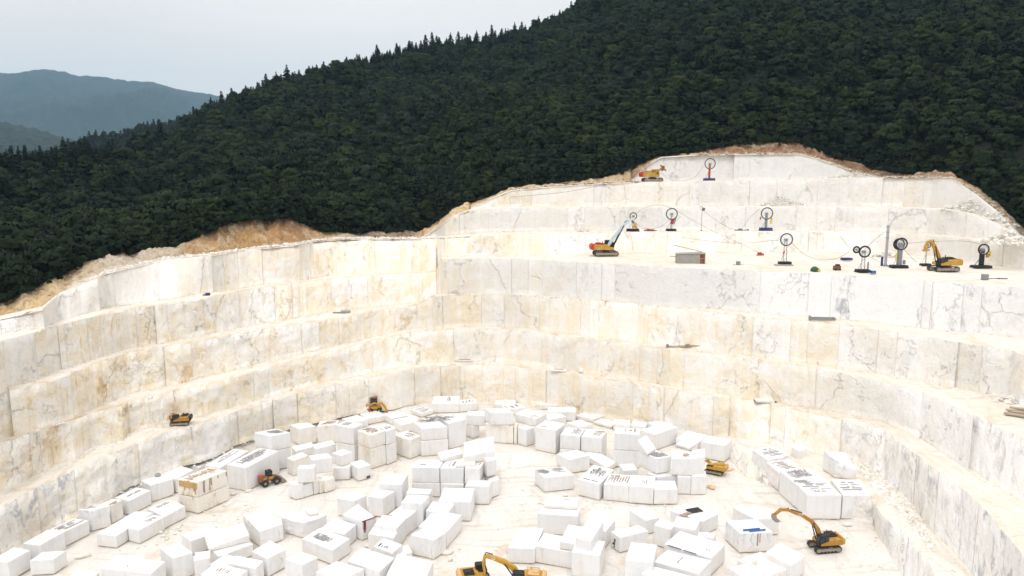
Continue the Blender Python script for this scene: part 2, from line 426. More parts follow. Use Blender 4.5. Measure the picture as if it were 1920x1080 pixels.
# colour of the rock itself along each face: warm (iron-stained), grey (grey marble)
WARM = {id(W1): [(-200, .4), (60, .3), (180, .2), (310, .15), (335, .55), (420, .4), (600, .7), (760, .85), (1000, .6), (1250, .62), (1500, .42), (1750, .35), (1920, .3)],
        id(W2): [(-200, .3), (40, .5), (130, .95), (300, .75), (560, .75), (720, .85), (830, .6), (950, .18), (1040, .5), (1110, .12), (1300, .06), (1920, .03)],
        id(W3): [(-200, .5), (100, .8), (400, .7), (600, .72), (860, .8), (960, .55), (1100, .68), (1320, .75), (1550, .75), (1700, .45), (1920, .35)],
        id(W4): [(-200, .75), (100, .8), (400, .65), (700, .68), (900, .75), (1150, .7), (1500, .65), (1600, .3), (1750, .15), (1920, .12)],
        id(W5): [(-200, .4), (150, .5), (330, .6), (500, .5), (760, .65), (1000, .7), (1250, .75), (1540, .6), (1650, .25), (1920, .08)],
        id(W6): [(1300, .4), (1500, .4), (1650, .2), (2000, .15)],
        id(W7): [(780, .75), (880, .2), (1000, .18), (1150, .3), (1250, .15), (1600, .2), (1800, .3)],
        id(W8): [(880, .6), (1000, .45), (1200, .28), (1300, .2), (1500, .15), (1680, .4), (1780, .15)],
        id(W9): [(1150, .3), (1250, .06), (1650, .05)]}
GREY = {id(W1): [(-200, .4), (0, .35), (100, .5), (200, .12), (370, .1), (385, .4), (415, .4), (425, .08), (1000, .05), (1900, .1)],
        id(W2): [(-200, .5), (60, .5), (120, .1), (500, .1), (800, .05), (1000, .08), (1090, .35), (1110, .35), (1140, .05), (1530, .05), (1575, .1), (1580, 1.1), (1612, 1.1), (1616, .06), (1790, .08), (1815, .8), (1868, .8), (1880, .2), (1920, .3)],
        id(W3): [(-200, .3), (800, .1), (1500, .15), (1920, .4)],
        id(W4): [(-200, .2), (800, .05), (1550, .08), (1750, .35), (1920, .6)],
        id(W5): [(-200, 1.0), (80, 1.0), (140, .7), (200, .25), (480, .2), (640, .25), (760, .05), (1400, .05), (1600, .4), (1780, .75), (1920, .9)],
        id(W6): [(1300, .5), (1440, .55), (2000, .6)],
        id(W7): [(780, .05), (1700, .12)], id(W8): [(880, .06), (1450, .2), (1800, .2)], id(W9): [(1150, .1), (1650, .12)]}
ROUGH = {id(W1): [(-200, 1.2), (180, .8), (200, .3), (400, .4), (560, .6), (620, 1.1), (780, .5), (900, .35), (1900, .4)],
         id(W2): [(-200, .8), (500, .9), (780, .7), (822, .5), (830, .2), (1900, .15)],
         id(W3): [(-200, 1.2), (300, 1.0), (700, .8), (900, .28), (1500, .35), (1900, .4)],
         id(W4): [(-200, 1.2), (300, 1.0), (700, .6), (1000, .28), (1500, .35), (1900, .55)],
         id(W5): [(-200, 1.3), (300, 1.1), (700, .6), (1000, .45), (1500, .6), (1900, .9)],
         id(W6): [(1300, 1.2), (2000, 1.0)], id(W7): [(780, .9), (900, .25), (1800, .4)], id(W8): [(880, .5), (1000, .25), (1800, .4)], id(W9): [(1150, .25), (1650, .35)]}

terr_objs = []
# fine azimuth sampling for faces
NF = 2800
AZF = np.linspace(AZ0, AZ1, NF)
def build_terrace(wl, top_rows, seed):
    """one rock step: its level top (back to the foot of the next face) and its cut face down to the bench below"""
    i0, i1 = wl['i0'], wl['i1']
    a = AZF[(AZF >= AZ[i0]) & (AZF <= AZ[min(i1, NAZ) - 1])]
    n = len(a)
    g = lambda k: np.interp(a, AZ, wl[k])
    px = np.interp(a, AZ, PXS)
    rl, zl, rf, zf = g('rl'), g('zl'), g('rf'), g('zf')
    x, y = rl * np.sin(a), rl * np.cos(a)
    s = np.concatenate([[0], np.cumsum(np.hypot(np.diff(x), np.diff(y)).clip(0, 1.5))])
    rg = np.interp(px, *zip(*ROUGH[id(wl)])); wm = np.interp(px, *zip(*WARM[id(wl)])); gr = np.interp(px, *zip(*GREY[id(wl)]))
    r2 = np.random.default_rng(seed)
    # sawn panels
    bnd = [0.0]
    while bnd[-1] < s[-1]: bnd.append(bnd[-1] + r2.uniform(2.0, 10) * r2.choice([.5, 1, 1, 3.0]))
    bnd = np.array(bnd); pid = np.searchsorted(bnd, s) % 4096
    soft = r2.uniform(0, 1, 4100)
    poff = (r2.normal(0, 0.09, 4100) + (r2.uniform(0, 1, 4100) < .10) * r2.choice([-.8, .5], 4100))[pid]; ptint = r2.uniform(0, 1, 4100)[pid]; pwarm = r2.uniform(-.2, .2, 4100)[pid]; pg = r2.uniform(.5, 1.3, 4100)[pid]
    dmin = np.min(np.abs(s[:, None] - bnd[None, :]), 1); jst = (r2.uniform(0, 1, 4100) ** 6)[np.argmin(np.abs(s[:, None] - bnd[None, :]), 1)]
    joint = np.where(dmin < 0.16, jst, 0)
    poff = poff * np.clip(rg * 1.0, .10, .8)
    ctr = np.clip(.10 + .85 * rg, .16, 1.05)
    tilt = r2.normal(0, 0.05, 4100)[pid] * (s - bnd[np.clip(pid - 1, 0, len(bnd) - 1)])
    hgt = np.maximum(zl - zf, 0.0)
    fade = np.clip(hgt / 4.0, 0, 1)
    V, UV, WC, JT = [], [], [], []
    NV = 20
    vv = np.concatenate([np.linspace(0, 0.16, 5), np.linspace(0.22, 0.9, NV - 9), [0.94, 0.97, 0.99, 1.0]])
    for v in vv:
        base = rf + (rl - rf) * v
        hh = v * hgt
        d = poff * (0.4 + 0.6 * rg) + tilt * 0.5
        d = d + rg * (1.5 * fbm(s / 11.0, hh / 9.0, seed, 5) + 0.75 * np.abs(fbm(s / 4.6, hh / 5.2, seed + 5, 4)))
        d = d + (0.12 + 0.25 * rg) * vnoise(s / 1.3, hh / 14.0, seed + 9)
        d = d - 0.2 * joint * (v < 0.99)
        chip = np.clip((v - 0.80) / 0.2, 0, 1) ** 1.5
        d = d - chip * (0.06 + 0.8 * rg * np.clip(vnoise(s / 2.1, s * 0, seed + 21) + .2, 0, 1) + 0.3 * rg * (vnoise(s / .7, s * 0, seed + 22) + .5))
        tal = np.clip((0.13 - v) / 0.13, 0, 1) ** 1.6
        d = d + tal * (0.15 + (.3 + .8 * rg) * np.clip(fbm(s / 5, s * 0, seed + 31, 3) + .1, 0, 1))
        r = base - d * fade            # positive d bulges towards the pit
        z = zf + hh + (chip * -0.35 * np.clip(vnoise(s / 1.6, s * 0, seed + 41) + 0.1, 0, 1)) * fade
        if v == 0: z = z - 0.25
        V.append(np.stack([r * np.sin(a), r * np.cos(a), z], 1))
        UV.append(np.stack([s + pid * 3.7, hh, np.full(n, seed * 3.1)], 1))
        wvar = np.clip(wm + pwarm * np.clip(wm * 2, .15, 1), 0, 1)
        wvar = np.clip(wvar * (1 - .3 * chip) + 0.35 * (tal > 0) * tal * (wm + .3), 0, 1)
        WC.append(np.stack([wvar, np.clip(gr * pg, 0, 1.2), ptint], 1))
        JT.append(joint)
        last_r = r
    nwall = len(vv)
    # level top
    tr_, tz_ = top_rows(a)
    K = 6
    for k in range(1, K + 1):
        t = k / K
        r = last_r + (np.maximum(tr_, last_r + 0.05) - last_r) * t
        z = zl + (tz_ - zl) * t + (0.10 * fbm(r * np.sin(a) / 2.5, r * np.cos(a) / 2.5, seed + 50, 3) + 0.12 * (t < .3)) * (t < 1)
        V.append(np.stack([r * np.sin(a), r * np.cos(a), z], 1))
        UV.append(np.stack([s, hgt + (r - last_r), np.zeros(n)], 1)); 
        ru = np.interp(px, [1340, 1440, 1540, 1700, 1780], [.0, .5, 1.0, .8, 0]) if wl is W5 else np.interp(px, [380, 470, 560, 700, 790, 900], [0, .3, .5, .4, .3, 0]) if (wl is W3 or wl is W4) else px * 0
        WC.append(np.stack([ru * np.clip((t - .35) * 2.2, 0, 1) + .38 * wm * np.clip((t - .55) * 3, 0, 1), gr * 0, ptint], 1)); JT.append(joint * 0)
    V = np.concatenate(V); UV = np.concatenate(UV); WC = np.concatenate(WC); JT = np.concatenate(JT)
    f = grid_faces(nwall + K, n)
    f = f[:, ::-1] if False else f
    me = np_mesh("quarry_terrace", V, f)
    mi = np.zeros((nwall + K - 1, n - 1), np.int32); mi[nwall - 1:] = 1
    me.polygons.foreach_set("material_index", mi.ravel())
    vvec(me, "wuv", UV); vvec(me, "wcol", WC)
    at = me.attributes.new("contrast", 'FLOAT', 'POINT'); at.data.foreach_set("value", np.tile(ctr, nwall + K).astype(np.float32))
    at = me.attributes.new("joint", 'FLOAT', 'POINT'); at.data.foreach_set("value", JT.astype(np.float32))
    me.materials.append(M_WALL); me.materials.append(M_BENCH)
    o = bpy.data.objects.new("quarry_terrace", me); COL.objects.link(o)
    tag(o, kind="structure")
    terr_objs.append(o)
    return o
def back_to(wl_up, inset=3.0):
    def f(a):
        return np.interp(a, AZ, wl_up['rf']) + inset, np.interp(a, AZ, wl_up['zf'])
    return f
# composite crest line of the quarry (highest step at each azimuth)
S_r, S_z = W1['rl'].copy(), W1['zl'].copy()
for wl in (W7, W8, W9):
    S_r[wl['i0']:wl['i1']] = wl['rl'][wl['i0']:wl['i1']]
    S_z[wl['i0']:wl['i1']] = wl['zl'][wl['i0']:wl['i1']]
def crest_or(wl_up, self_):
    def f(a):
        r0, z0 = np.interp(a, AZ, self_['rl']) + 3.0, np.interp(a, AZ, self_['zl'])
        inside = (a >= AZ[wl_up['i0']]) & (a <= AZ[wl_up['i1'] - 1])
        r1, z1 = np.interp(a, AZ, wl_up['rf']) + 2.2, np.interp(a, AZ, wl_up['zf'])
        return np.where(inside, r1, r0), np.where(inside, z1, z0)
    return f
build_terrace(W9, lambda a: (np.interp(a, AZ, W9['rl']) + 3, np.interp(a, AZ, W9['zl'])), 91)
build_terrace(W8, crest_or(W9, W8), 81)
build_terrace(W7, crest_or(W8, W7), 71)
build_terrace(W1, crest_or(W7, W1), 11)
build_terrace(W2, back_to(W1), 23)
build_terrace(W3, back_to(W2), 34)
build_terrace(W4, back_to(W3), 47)
build_terrace(W5, back_to(W4), 52)
build_terrace(W6, back_to(W5), 66)

# quarry floor: one sheet out to the feet of the faces, and away behind the camera
ring_a = np.concatenate([AZF[::4], np.linspace(AZ1 + 0.02, AZ0 + 2 * math.pi - 0.02, 120)])
fr = np.concatenate([np.interp(AZF[::4], AZ, np.where(np.arange(NAZ) >= W6['i0'], np.minimum(W6['rf'] + 2, W5['rf'] + 2), W5['rf'] + 2)), np.full(120, 0.0)])
e0, e1 = fr[len(AZF[::4]) - 1], fr[0]
fr[len(AZF[::4]):] = np.interp(np.linspace(0, 1, 120), [0, .12, .88, 1], [e0, 160, 160, e1])
V = []
rows = np.concatenate([[0.02], np.linspace(0.12, .96, 44), [.975, .985, .993, 1.0]])
fz = np.concatenate([np.interp(AZF[::4], AZ, np.where(np.arange(NAZ) >= W6['i0'], 0.0, W5['zf'])), np.zeros(120)])
for t in rows:
    r = fr * t
    x, y = r * np.sin(ring_a), r * np.cos(ring_a)
    V.append(np.stack([x, y, 0.10 * fbm(x / 7, y / 7, 3, 3) + 0.05 * fbm(x / 1.5, y / 1.5, 8, 2) - 0.06 + fz * max(0, (t - .96) / .04) ** 1.3], 1))
V = np.concatenate(V)
me = np_mesh("quarry_floor", V, np.concatenate([grid_faces(len(rows), len(ring_a))]), True)
fo = link("quarry_floor", me, M_FLOOR); tag(fo, kind="structure")
# far ground under everything
a_ = np.linspace(0, 2 * math.pi, 97)
gv = [[0, 0, -30.0]] + [[7500 * math.cos(t), 7500 * math.sin(t), -30.0] for t in a_[:-1]]
me = np_mesh("ground", gv, [[0, 1 + k, 1 + (k + 1) % 96] for k in range(96)])
b = NB("valley_ground"); M_VALLEY = b.done(b.mix(b.rng(b.noise(b.pos(), 0.01, 5), .4, .6), (0.04, 0.055, 0.03), (0.06, 0.06, 0.035)), 0.95)
tag(link("ground", me, M_VALLEY), kind="structure")

# ------------------------------------------------------------------ hillside behind the quarry
edge = [(-260, 650), (-120, 610), (0, 568), (60, 540), (100, 520), (150, 492), (230, 474), (330, 460), (380, 437), (450, 413), (540, 409), (575, 420), (600, 432), (660, 436), (780, 436), (800, 428), (850, 391), (910, 371), (960, 351), (1040, 343), (1130, 331), (1185, 316), (1230, 291), (1300, 284), (1380, 268), (1440, 262), (1500, 266), (1560, 290), (1630, 315), (1700, 326), (1790, 327), (1830, 347), (1880, 384), (1920, 425), (2050, 470), (2200, 500)]
E_t = curve(edge)
E_d = table([(-260, 12), (0, 13), (150, 13), (330, 14), (450, 13), (600, 12), (700, 12), (800, 20), (880, 16), (1000, 12), (1200, 8), (1400, 9), (1640, 9), (1790, 7), (1920, 8), (2200, 10)])
E_r = S_r + E_d
k = np.ones(41) / 41
E_r = np.convolve(np.pad(E_r, 20, mode='edge'), k, 'valid')
E_r = E_r + 4.2 * fbm(AZ * 70, AZ * 0, 6, 4)
E_r = np.maximum(E_r, S_r + 4)
E_z = H - E_r * E_t
ridge = [(-260, 314), (-100, 314), (0, 314), (40, 312), (100, 299), (180, 290), (250, 281), (320, 265), (350, 247), (400, 214), (500, 178), (620, 139), (700, 116), (830, 94), (940, 83), (1010, 65), (1060, 41), (1110, 13), (1200, -40), (1400, -110), (1700, -190), (1920, -220), (2200, -220)]
R_t = curve(ridge)
R_r = table([(-260, 250), (0, 260), (180, 300), (320, 370), (400, 420), (620, 470), (940, 530), (1110, 560), (1500, 600), (2200, 600)])
R_z = H - R_r * R_t
def hill_z(ai, r):
    """ai = float azimuth array, r = range array"""
    er, ez, rr, rz_ = (np.interp(ai, AZ, q) for q in (E_r, E_z, R_r, R_z))
    t = (r - er) / (rr - er)
    x, y = r * np.sin(ai), r * np.cos(ai)
    up = ez + (rz_ - ez) * np.clip(t, 0, 1) ** 0.92
    bump = np.sin(np.clip(t, 0, 1) * math.pi) * (26.0 * fbm(x / 110 + y / 300, y / 260, 5, 3) + 8.0 * fbm(x / 34, y / 40, 9, 3))
    down = np.where(t > 1, -(r - rr) * 0.35, 0)
    return up + bump + down
b = NB("forest_soil")
pp = b.pos()
M_SOIL = b.done(b.mix(b.rng(b.noise(pp, .3, 6), .4, .65), (0.008, 0.012, 0.006), (0.014, 0.017, 0.008)), 1.0)
na = 420
ag = np.linspace(AZ0 - 0.18, AZ1 + 0.25, na)
agc = np.clip(ag, AZ0, AZ1)
er, rr = np.interp(agc, AZ, E_r), np.interp(agc, AZ, R_r)
V = []
ts = np.concatenate([np.linspace(0, 1, 70), np.linspace(1.05, 2.4, 14)])
for t in ts:
    r = er + (rr - er) * t
    V.append(np.stack([r * np.sin(ag), r * np.cos(ag), hill_z(agc, r)], 1))
me = np_mesh("hillside", np.concatenate(V), grid_faces(len(ts), na), True)
tag(link("hillside", me, M_SOIL), kind="structure")

# exposed bank between the quarry crest and the trees
b = NB("bank_soil")
pp = b.pos()
base = b.attr("soil", "Color")
n1 = b.noise(b.map(pp, (.3, .3, .18)), 1.0, 9, 0.72, 0.0); n2 = b.noise(pp, 1.6, 7, 0.7)
n3 = b.noise(b.map(pp, (0.9, 0.9, 0.06)), 1.0, 7, 0.7)
c = b.mix(b.rng(n1, .46, .62, 0, .6), base, b.mix(0.65, base, (0.80, 0.71, 0.54)))
c = b.mix(b.rng(n3, .48, .66, 0, .75), c, b.mix(0.5, base, (0.16, 0.08, 0.03)))
c = b.mix(b.rng(n2, .58, .66, 0, .8), c, (0.82, 0.76, 0.66))
c = b.mix(b.rng(b.noise(pp, 0.8, 8, .7), .54, .66, 0, .75), c, (0.14, 0.07, 0.03))
b.bump(b.math('ADD', n2, n1), 0.8, 0.5)
M_BANK = b.done(c, 0.95)
SOIL = [(-260, .68, .52, .32), (60, .68, .50, .28), (150, .60, .47, .31), (200, .58, .50, .40), (320, .55, .46, .34), (350, .42, .27, .13), (470, .48, .29, .12), (540, .40, .23, .10), (600, .44, .29, .14), (640, .62, .50, .34), (680, .22, .15, .10), (770, .20, .14, .09), (800, .66, .48, .28), (880, .66, .48, .27), (930, .52, .38, .22), (1050, .50, .38, .24), (1180, .55, .40, .25), (1240, .42, .30, .18), (1370, .30, .17, .09), (1480, .22, .11, .06), (1600, .24, .14, .08), (1700, .22, .14, .09), (1790, .40, .26, .14), (1830, .34, .26, .18), (1920, .22, .18, .13), (2200, .2, .17, .12)]
na2 = 1600
a = np.linspace(AZ0, AZ1, na2)
pxa = np.interp(a, AZ, PXS)
sr, sz, er, ez = (np.interp(a, AZ, q) for q in (S_r, S_z, E_r, E_z))
V, C = [], []
steep = table([(-260, .5), (300, .5), (350, .8), (600, .8), (700, .5), (800, .3), (900, .4), (1200, .6), (2200, .6)])
st_ = np.interp(a, AZ, steep)
NT = 16
for k in range(NT + 1):
    t = k / NT
    r = sr - 0.4 + (er + 1.5 - sr + 0.4) * t
    prof = np.clip((t - (st_ - .3)) / (1.3 - st_), 0, 1) if False else t ** (1 + st_)
    z = sz - 0.12 + (ez + 0.2 - sz) * prof
    x, y = r * np.sin(a), r * np.cos(a)
    m = math.sin(math.pi * t)
    z = z + m * (2.2 * fbm(x / 6, y / 6, 77, 4) + 1.3 * np.abs(fbm(x / 2.2, y / 2.2, 78, 4)) - .2)
    V.append(np.stack([x, y, z], 1))
    col = np.stack([np.interp(pxa, [q[0] for q in SOIL], [q[j] for q in SOIL]) for j in (1, 2, 3)], 1)
    pale = np.clip(.8 - t * 4.0 + 0.6 * fbm(x / 3, y / 3, 79, 3), 0, 1)[:, None]
    col = col * (1 - pale) + np.array([.80, .75, .66]) * pale
    top_ = np.clip((t - .70) * 4 + 0.9 * fbm(x / 4, y / 4, 83, 3), 0, 1)[:, None] * .75
    col = col * (1 - top_) + np.array([.13, .075, .04]) * top_
    C.append(col)
me = np_mesh("soil_bank", np.concatenate(V), grid_faces(NT + 1, na2))
vcol(me, "soil", np.concatenate(C))
tag(link("soil_bank", me, M_BANK), kind="structure")

# ------------------------------------------------------------------ far ridges and mountains
def mountain(name, pts, r0, depth, foot, seed, mt, tree=0.0):
    n = 520
    A0, A1 = px_az(pts[0][0]), px_az(pts[-1][0])
    a = np.linspace(A0, A1, n)
    q = [azt(*p) for p in pts]
    t_r = np.interp(a, [p[0] for p in q], [p[1] for p in q])
    V = []
    rows = 60
    for k in range(rows + 12):
        t = k / (rows - 1)
        r = r0 - depth * (1 - t)
        zr = H - r0 * t_r
        z = foot + (zr - foot) * np.where(t <= 1, np.clip(t, 0, 1) ** 0.8, 1) - (max(0, t - 1)) * depth * 0.6
        x, y = r * np.sin(a), r * np.cos(a)
        m = math.sin(math.pi * min(t, 1)) * 0.9
        z = z + m * r0 * 0.035 * fbm(x / (r0 * .09), y / (r0 * .09), seed, 5) + r0 * 0.0026 * fbm(x / (r0 * .005), y / (r0 * .005), seed + 3, 3) * (1 if t <= 1.02 else 0)
        V.append(np.stack([x, y, z], 1))
    me = np_mesh(name, np.concatenate(V), grid_faces(rows + 12, n), True)
    tag(link(name, me, mt), kind="structure")
b = NB("wooded_mountain")
pp = b.pos()
n1 = b.noise(pp, 0.012, 6, .6); n2 = b.noise(pp, 0.08, 6, .7)
c = b.mix(b.rng(n1, .4, .6), (0.022, 0.040, 0.034), (0.034, 0.054, 0.040))
c = b.mix(b.rng(n2, .45, .56, 0, .9), c, (0.006, 0.012, 0.012))
b.bump(n2, 1.0, 8.0)
M_MOUNT = b.done(c, 1.0)
mountain("mountain", [(-700, 190), (-300, 150), (-80, 120), (-20, 131), (0, 136), (20, 139), (50, 133), (85, 130), (120, 135), (145, 142), (180, 143), (250, 153), (290, 155), (330, 167), (395, 180), (450, 197), (600, 215), (900, 260)], 6400, 3000, -25, 31, M_MOUNT)
mountain("mountain", [(-700, 160), (-300, 190), (-60, 216), (0, 228), (60, 240), (120, 258), (170, 274), (240, 300), (330, 330)], 2300, 1100, -25, 37, M_MOUNT)

# ------------------------------------------------------------------ marble blocks on the quarry floor
def mat_block(name, white, vein_amt, stain_amt, stain=(0.62, 0.47, 0.28), vein=(0.50, 0.51, 0.53)):
    b = NB(name)
    g = b.pos()
    rn = b.rnd()
    rv = b.n("ShaderNodeCombineXYZ"); b.put(rv.inputs[0], b.math('MULTIPLY', rn, 57.0)); b.put(rv.inputs[1], b.math('MULTIPLY', rn, 23.0))
    p = b.vadd(g, rv.outputs[0])
    saw = b.noise(b.map(p, (1.5, 1.5, 0.07)), 1.0, 4, 0.6)
    fine = b.noise(p, 1.1, 8, 0.65)
    cl = b.noise(b.map(p, (0.45, 0.45, 0.3), rot=(0.3, 0.5, 0.2)), 1.0, 7, 0.7, 1.3)
    c = b.mix(b.rng(saw, .5, .66, 0, .42), white, tuple(x * .88 for x in white))
    c = b.mix(b.rng(cl, .50, .70, 0, vein_amt), c, vein)
    wv = b.vadd(p, b.noise(p, 0.35, 4, .6, color=True), 2.6)
    e = b.vor(b.map(wv, (0.30, 0.30, 0.17), rot=(0.5, 0.2, 0.7)))
    mk = b.rng(b.noise(b.map(p, (.3, .3, .3), loc=(9, 4, 2)), 1.0, 3), .46, .62)
    c = b.mix(b.math('MULTIPLY', b.math('MULTIPLY', b.rng(e, 0, .028, 1, 0), mk), min(1, vein_amt * 1.3)), c, vein)
    st = b.math('MULTIPLY', b.rng(b.noise(b.map(p, (.6, .6, .22), loc=(3, 30, 7)), 1.0, 8, .7), .52, .66), stain_amt)
    c = b.mix(st, c, stain)
    c = b.mix(b.rng(fine, .58, .74, 0, .22), c, (0.56, 0.53, 0.48))
    # dusty splash along the foot of each stone
    ow = b.sep(b.n("ShaderNodeTexCoord").outputs["Object"])
    c = b.mix(b.math('MULTIPLY', b.rng(ow[2], 0.0, 1.1, .55, 0), b.rng(fine, .3, .6)), c, (0.72, 0.64, 0.52))
    b.bump(b.math('ADD', fine, b.math('MULTIPLY', saw, .6)), 0.25, 0.06)
    return b.done(c, 0.62)
M_B = {'w': mat_block("white_marble", (0.80, 0.80, 0.805), .14, .20),
       'v': mat_block("veined_marble", (0.82, 0.82, 0.825), .62, .15),
       'c': mat_block("stained_marble", (0.82, 0.795, 0.755), .25, .55),
       'p': mat_block("pink_blotched_marble", (0.82, 0.79, 0.77), .2, .85, (0.62, 0.40, 0.32)),
       'r': mat_block("rust_marble", (0.84, 0.80, 0.72), .3, .9, (0.50, 0.30, 0.12))}
M_CRUST = mat_paint("weathered_crust", (0.34, 0.335, 0.34), .9, 0, .5, (0.5, 0.48, 0.45))
M_CRUSTB = mat_paint("brown_crust", (0.38, 0.28, 0.22), .9, 0, .4, (0.6, 0.54, 0.46))
M_INK = mat_paint("dark_stripes", (0.035, 0.04, 0.06), .7, 0, .15)
M_RUSTY = mat_paint("ochre_rust", (0.55, 0.36, 0.16), .9, 0, .4)
M_RED = mat_paint("dried_red_paint", (0.22, 0.03, 0.03), .7, 0, .25)
BZ = {}            # key -> (top z, base z)
BLOG = []
BGEO = {}
def strips(o, P, eu, ev, zt, rect, n, along, mt, fill=0.7, h=0.05, seed=0, name="weathered_crust", thin=1.0):
    """thin broken strips of crust lying on a block's top, as one mesh"""
    r = random.Random(seed)
    bm = bmesh.new()
    u0, v0, u1, v1 = rect
    def quad(a0, b0, a1, b1, hh, sk):
        pts = []
        for (uu, vv) in ((a0, b0), (a1, b0 + sk), (a1, b1 + sk), (a0, b1)):
            q = P + eu * uu + ev * vv
            pts.append(q)
        lo = [bm.verts.new((q.x, q.y, zt - 0.02)) for q in pts]
        hi = [bm.verts.new((q.x, q.y, zt + hh)) for q in pts]
        bm.faces.new(hi); bm.faces.new(lo[::-1])
        for i in range(4): bm.faces.new((lo[i], lo[(i + 1) % 4], hi[(i + 1) % 4], hi[i]))
    for i in range(n):
        t0 = i / n; wd = thin * r.uniform(.12, .5) / n
        a, e = sorted((r.uniform(0, .35), r.uniform(.6, 1)))
        if r.random() > fill + .25: continue
        segs = [(a, e)] if r.random() < .5 else [(a, (a + e) / 2 - r.uniform(.0, .08)), ((a + e) / 2 + r.uniform(0, .08), e)]
        for (s0, s1) in segs:
            hh = h * r.uniform(.5, 1.4)
            if along == 'u': quad(u0 + (u1 - u0) * s0, v0 + (v1 - v0) * t0, u0 + (u1 - u0) * s1, v0 + (v1 - v0) * (t0 + wd), hh, r.uniform(-.02, .02))
            else: quad(u0 + (u1 - u0) * t0, v0 + (v1 - v0) * s0, u0 + (u1 - u0) * (t0 + wd), v0 + (v1 - v0) * s1, hh, 0)
    bmesh.ops.recalc_face_normals(bm, faces=bm.faces)
    me = bpy.data.meshes.new(name); bm.to_mesh(me); bm.free()
    return link(name, me, mt, o)
def hexa(name, bot, top, mt, rough=0.04, bev=0.05, seed=0, cuts=3):
    c = sum(bot, Vector()) / 4
    bm = bmesh.new()
    vb = [bm.verts.new(p - c) for p in bot]; vt = [bm.verts.new(p - c) for p in top]
    bm.faces.new(vt); bm.faces.new(vb[::-1])
    for i in range(4): bm.faces.new((vb[i], vb[(i + 1) % 4], vt[(i + 1) % 4], vt[i]))
    bmesh.ops.recalc_face_normals(bm, faces=bm.faces)
    low = [e for e in bm.edges if all(v in vb for v in e.verts)]
    rest = [e for e in bm.edges if e not in low]
    bmesh.ops.bevel(bm, geom=rest, offset=bev, segments=1, profile=0.5, affect='EDGES')
    zm = min(v.co.z for v in bm.verts)
    low = [e for e in bm.edges if all(v.co.z < zm + .01 for v in e.verts)]
    bmesh.ops.bevel(bm, geom=low, offset=min(.16, bev * 3.2), segments=1, profile=0.5, affect='EDGES')
    es = [e for e in bm.edges if e.calc_length() > 0.6]
    bmesh.ops.subdivide_edges(bm, edges=es, cuts=cuts, use_grid_fill=True)
    r = random.Random(seed)
    o3 = Vector((seed * 1.7, seed * .9, seed * .3))
    from mathutils import noise as mn
    zb = min(v.co.z for v in bm.verts)
    for v in bm.verts:
        k = mn.noise_vector((v.co + o3) * 0.9) * rough + mn.noise_vector((v.co + o3) * 2.7) * rough * .5
        if v.co.z < zb + 0.2: k.z = 0
        v.co += k
    me = bpy.data.meshes.new(name); bm.to_mesh(me); bm.free()
    o = link(name, me, mt)
    o.location = c
    return o, c
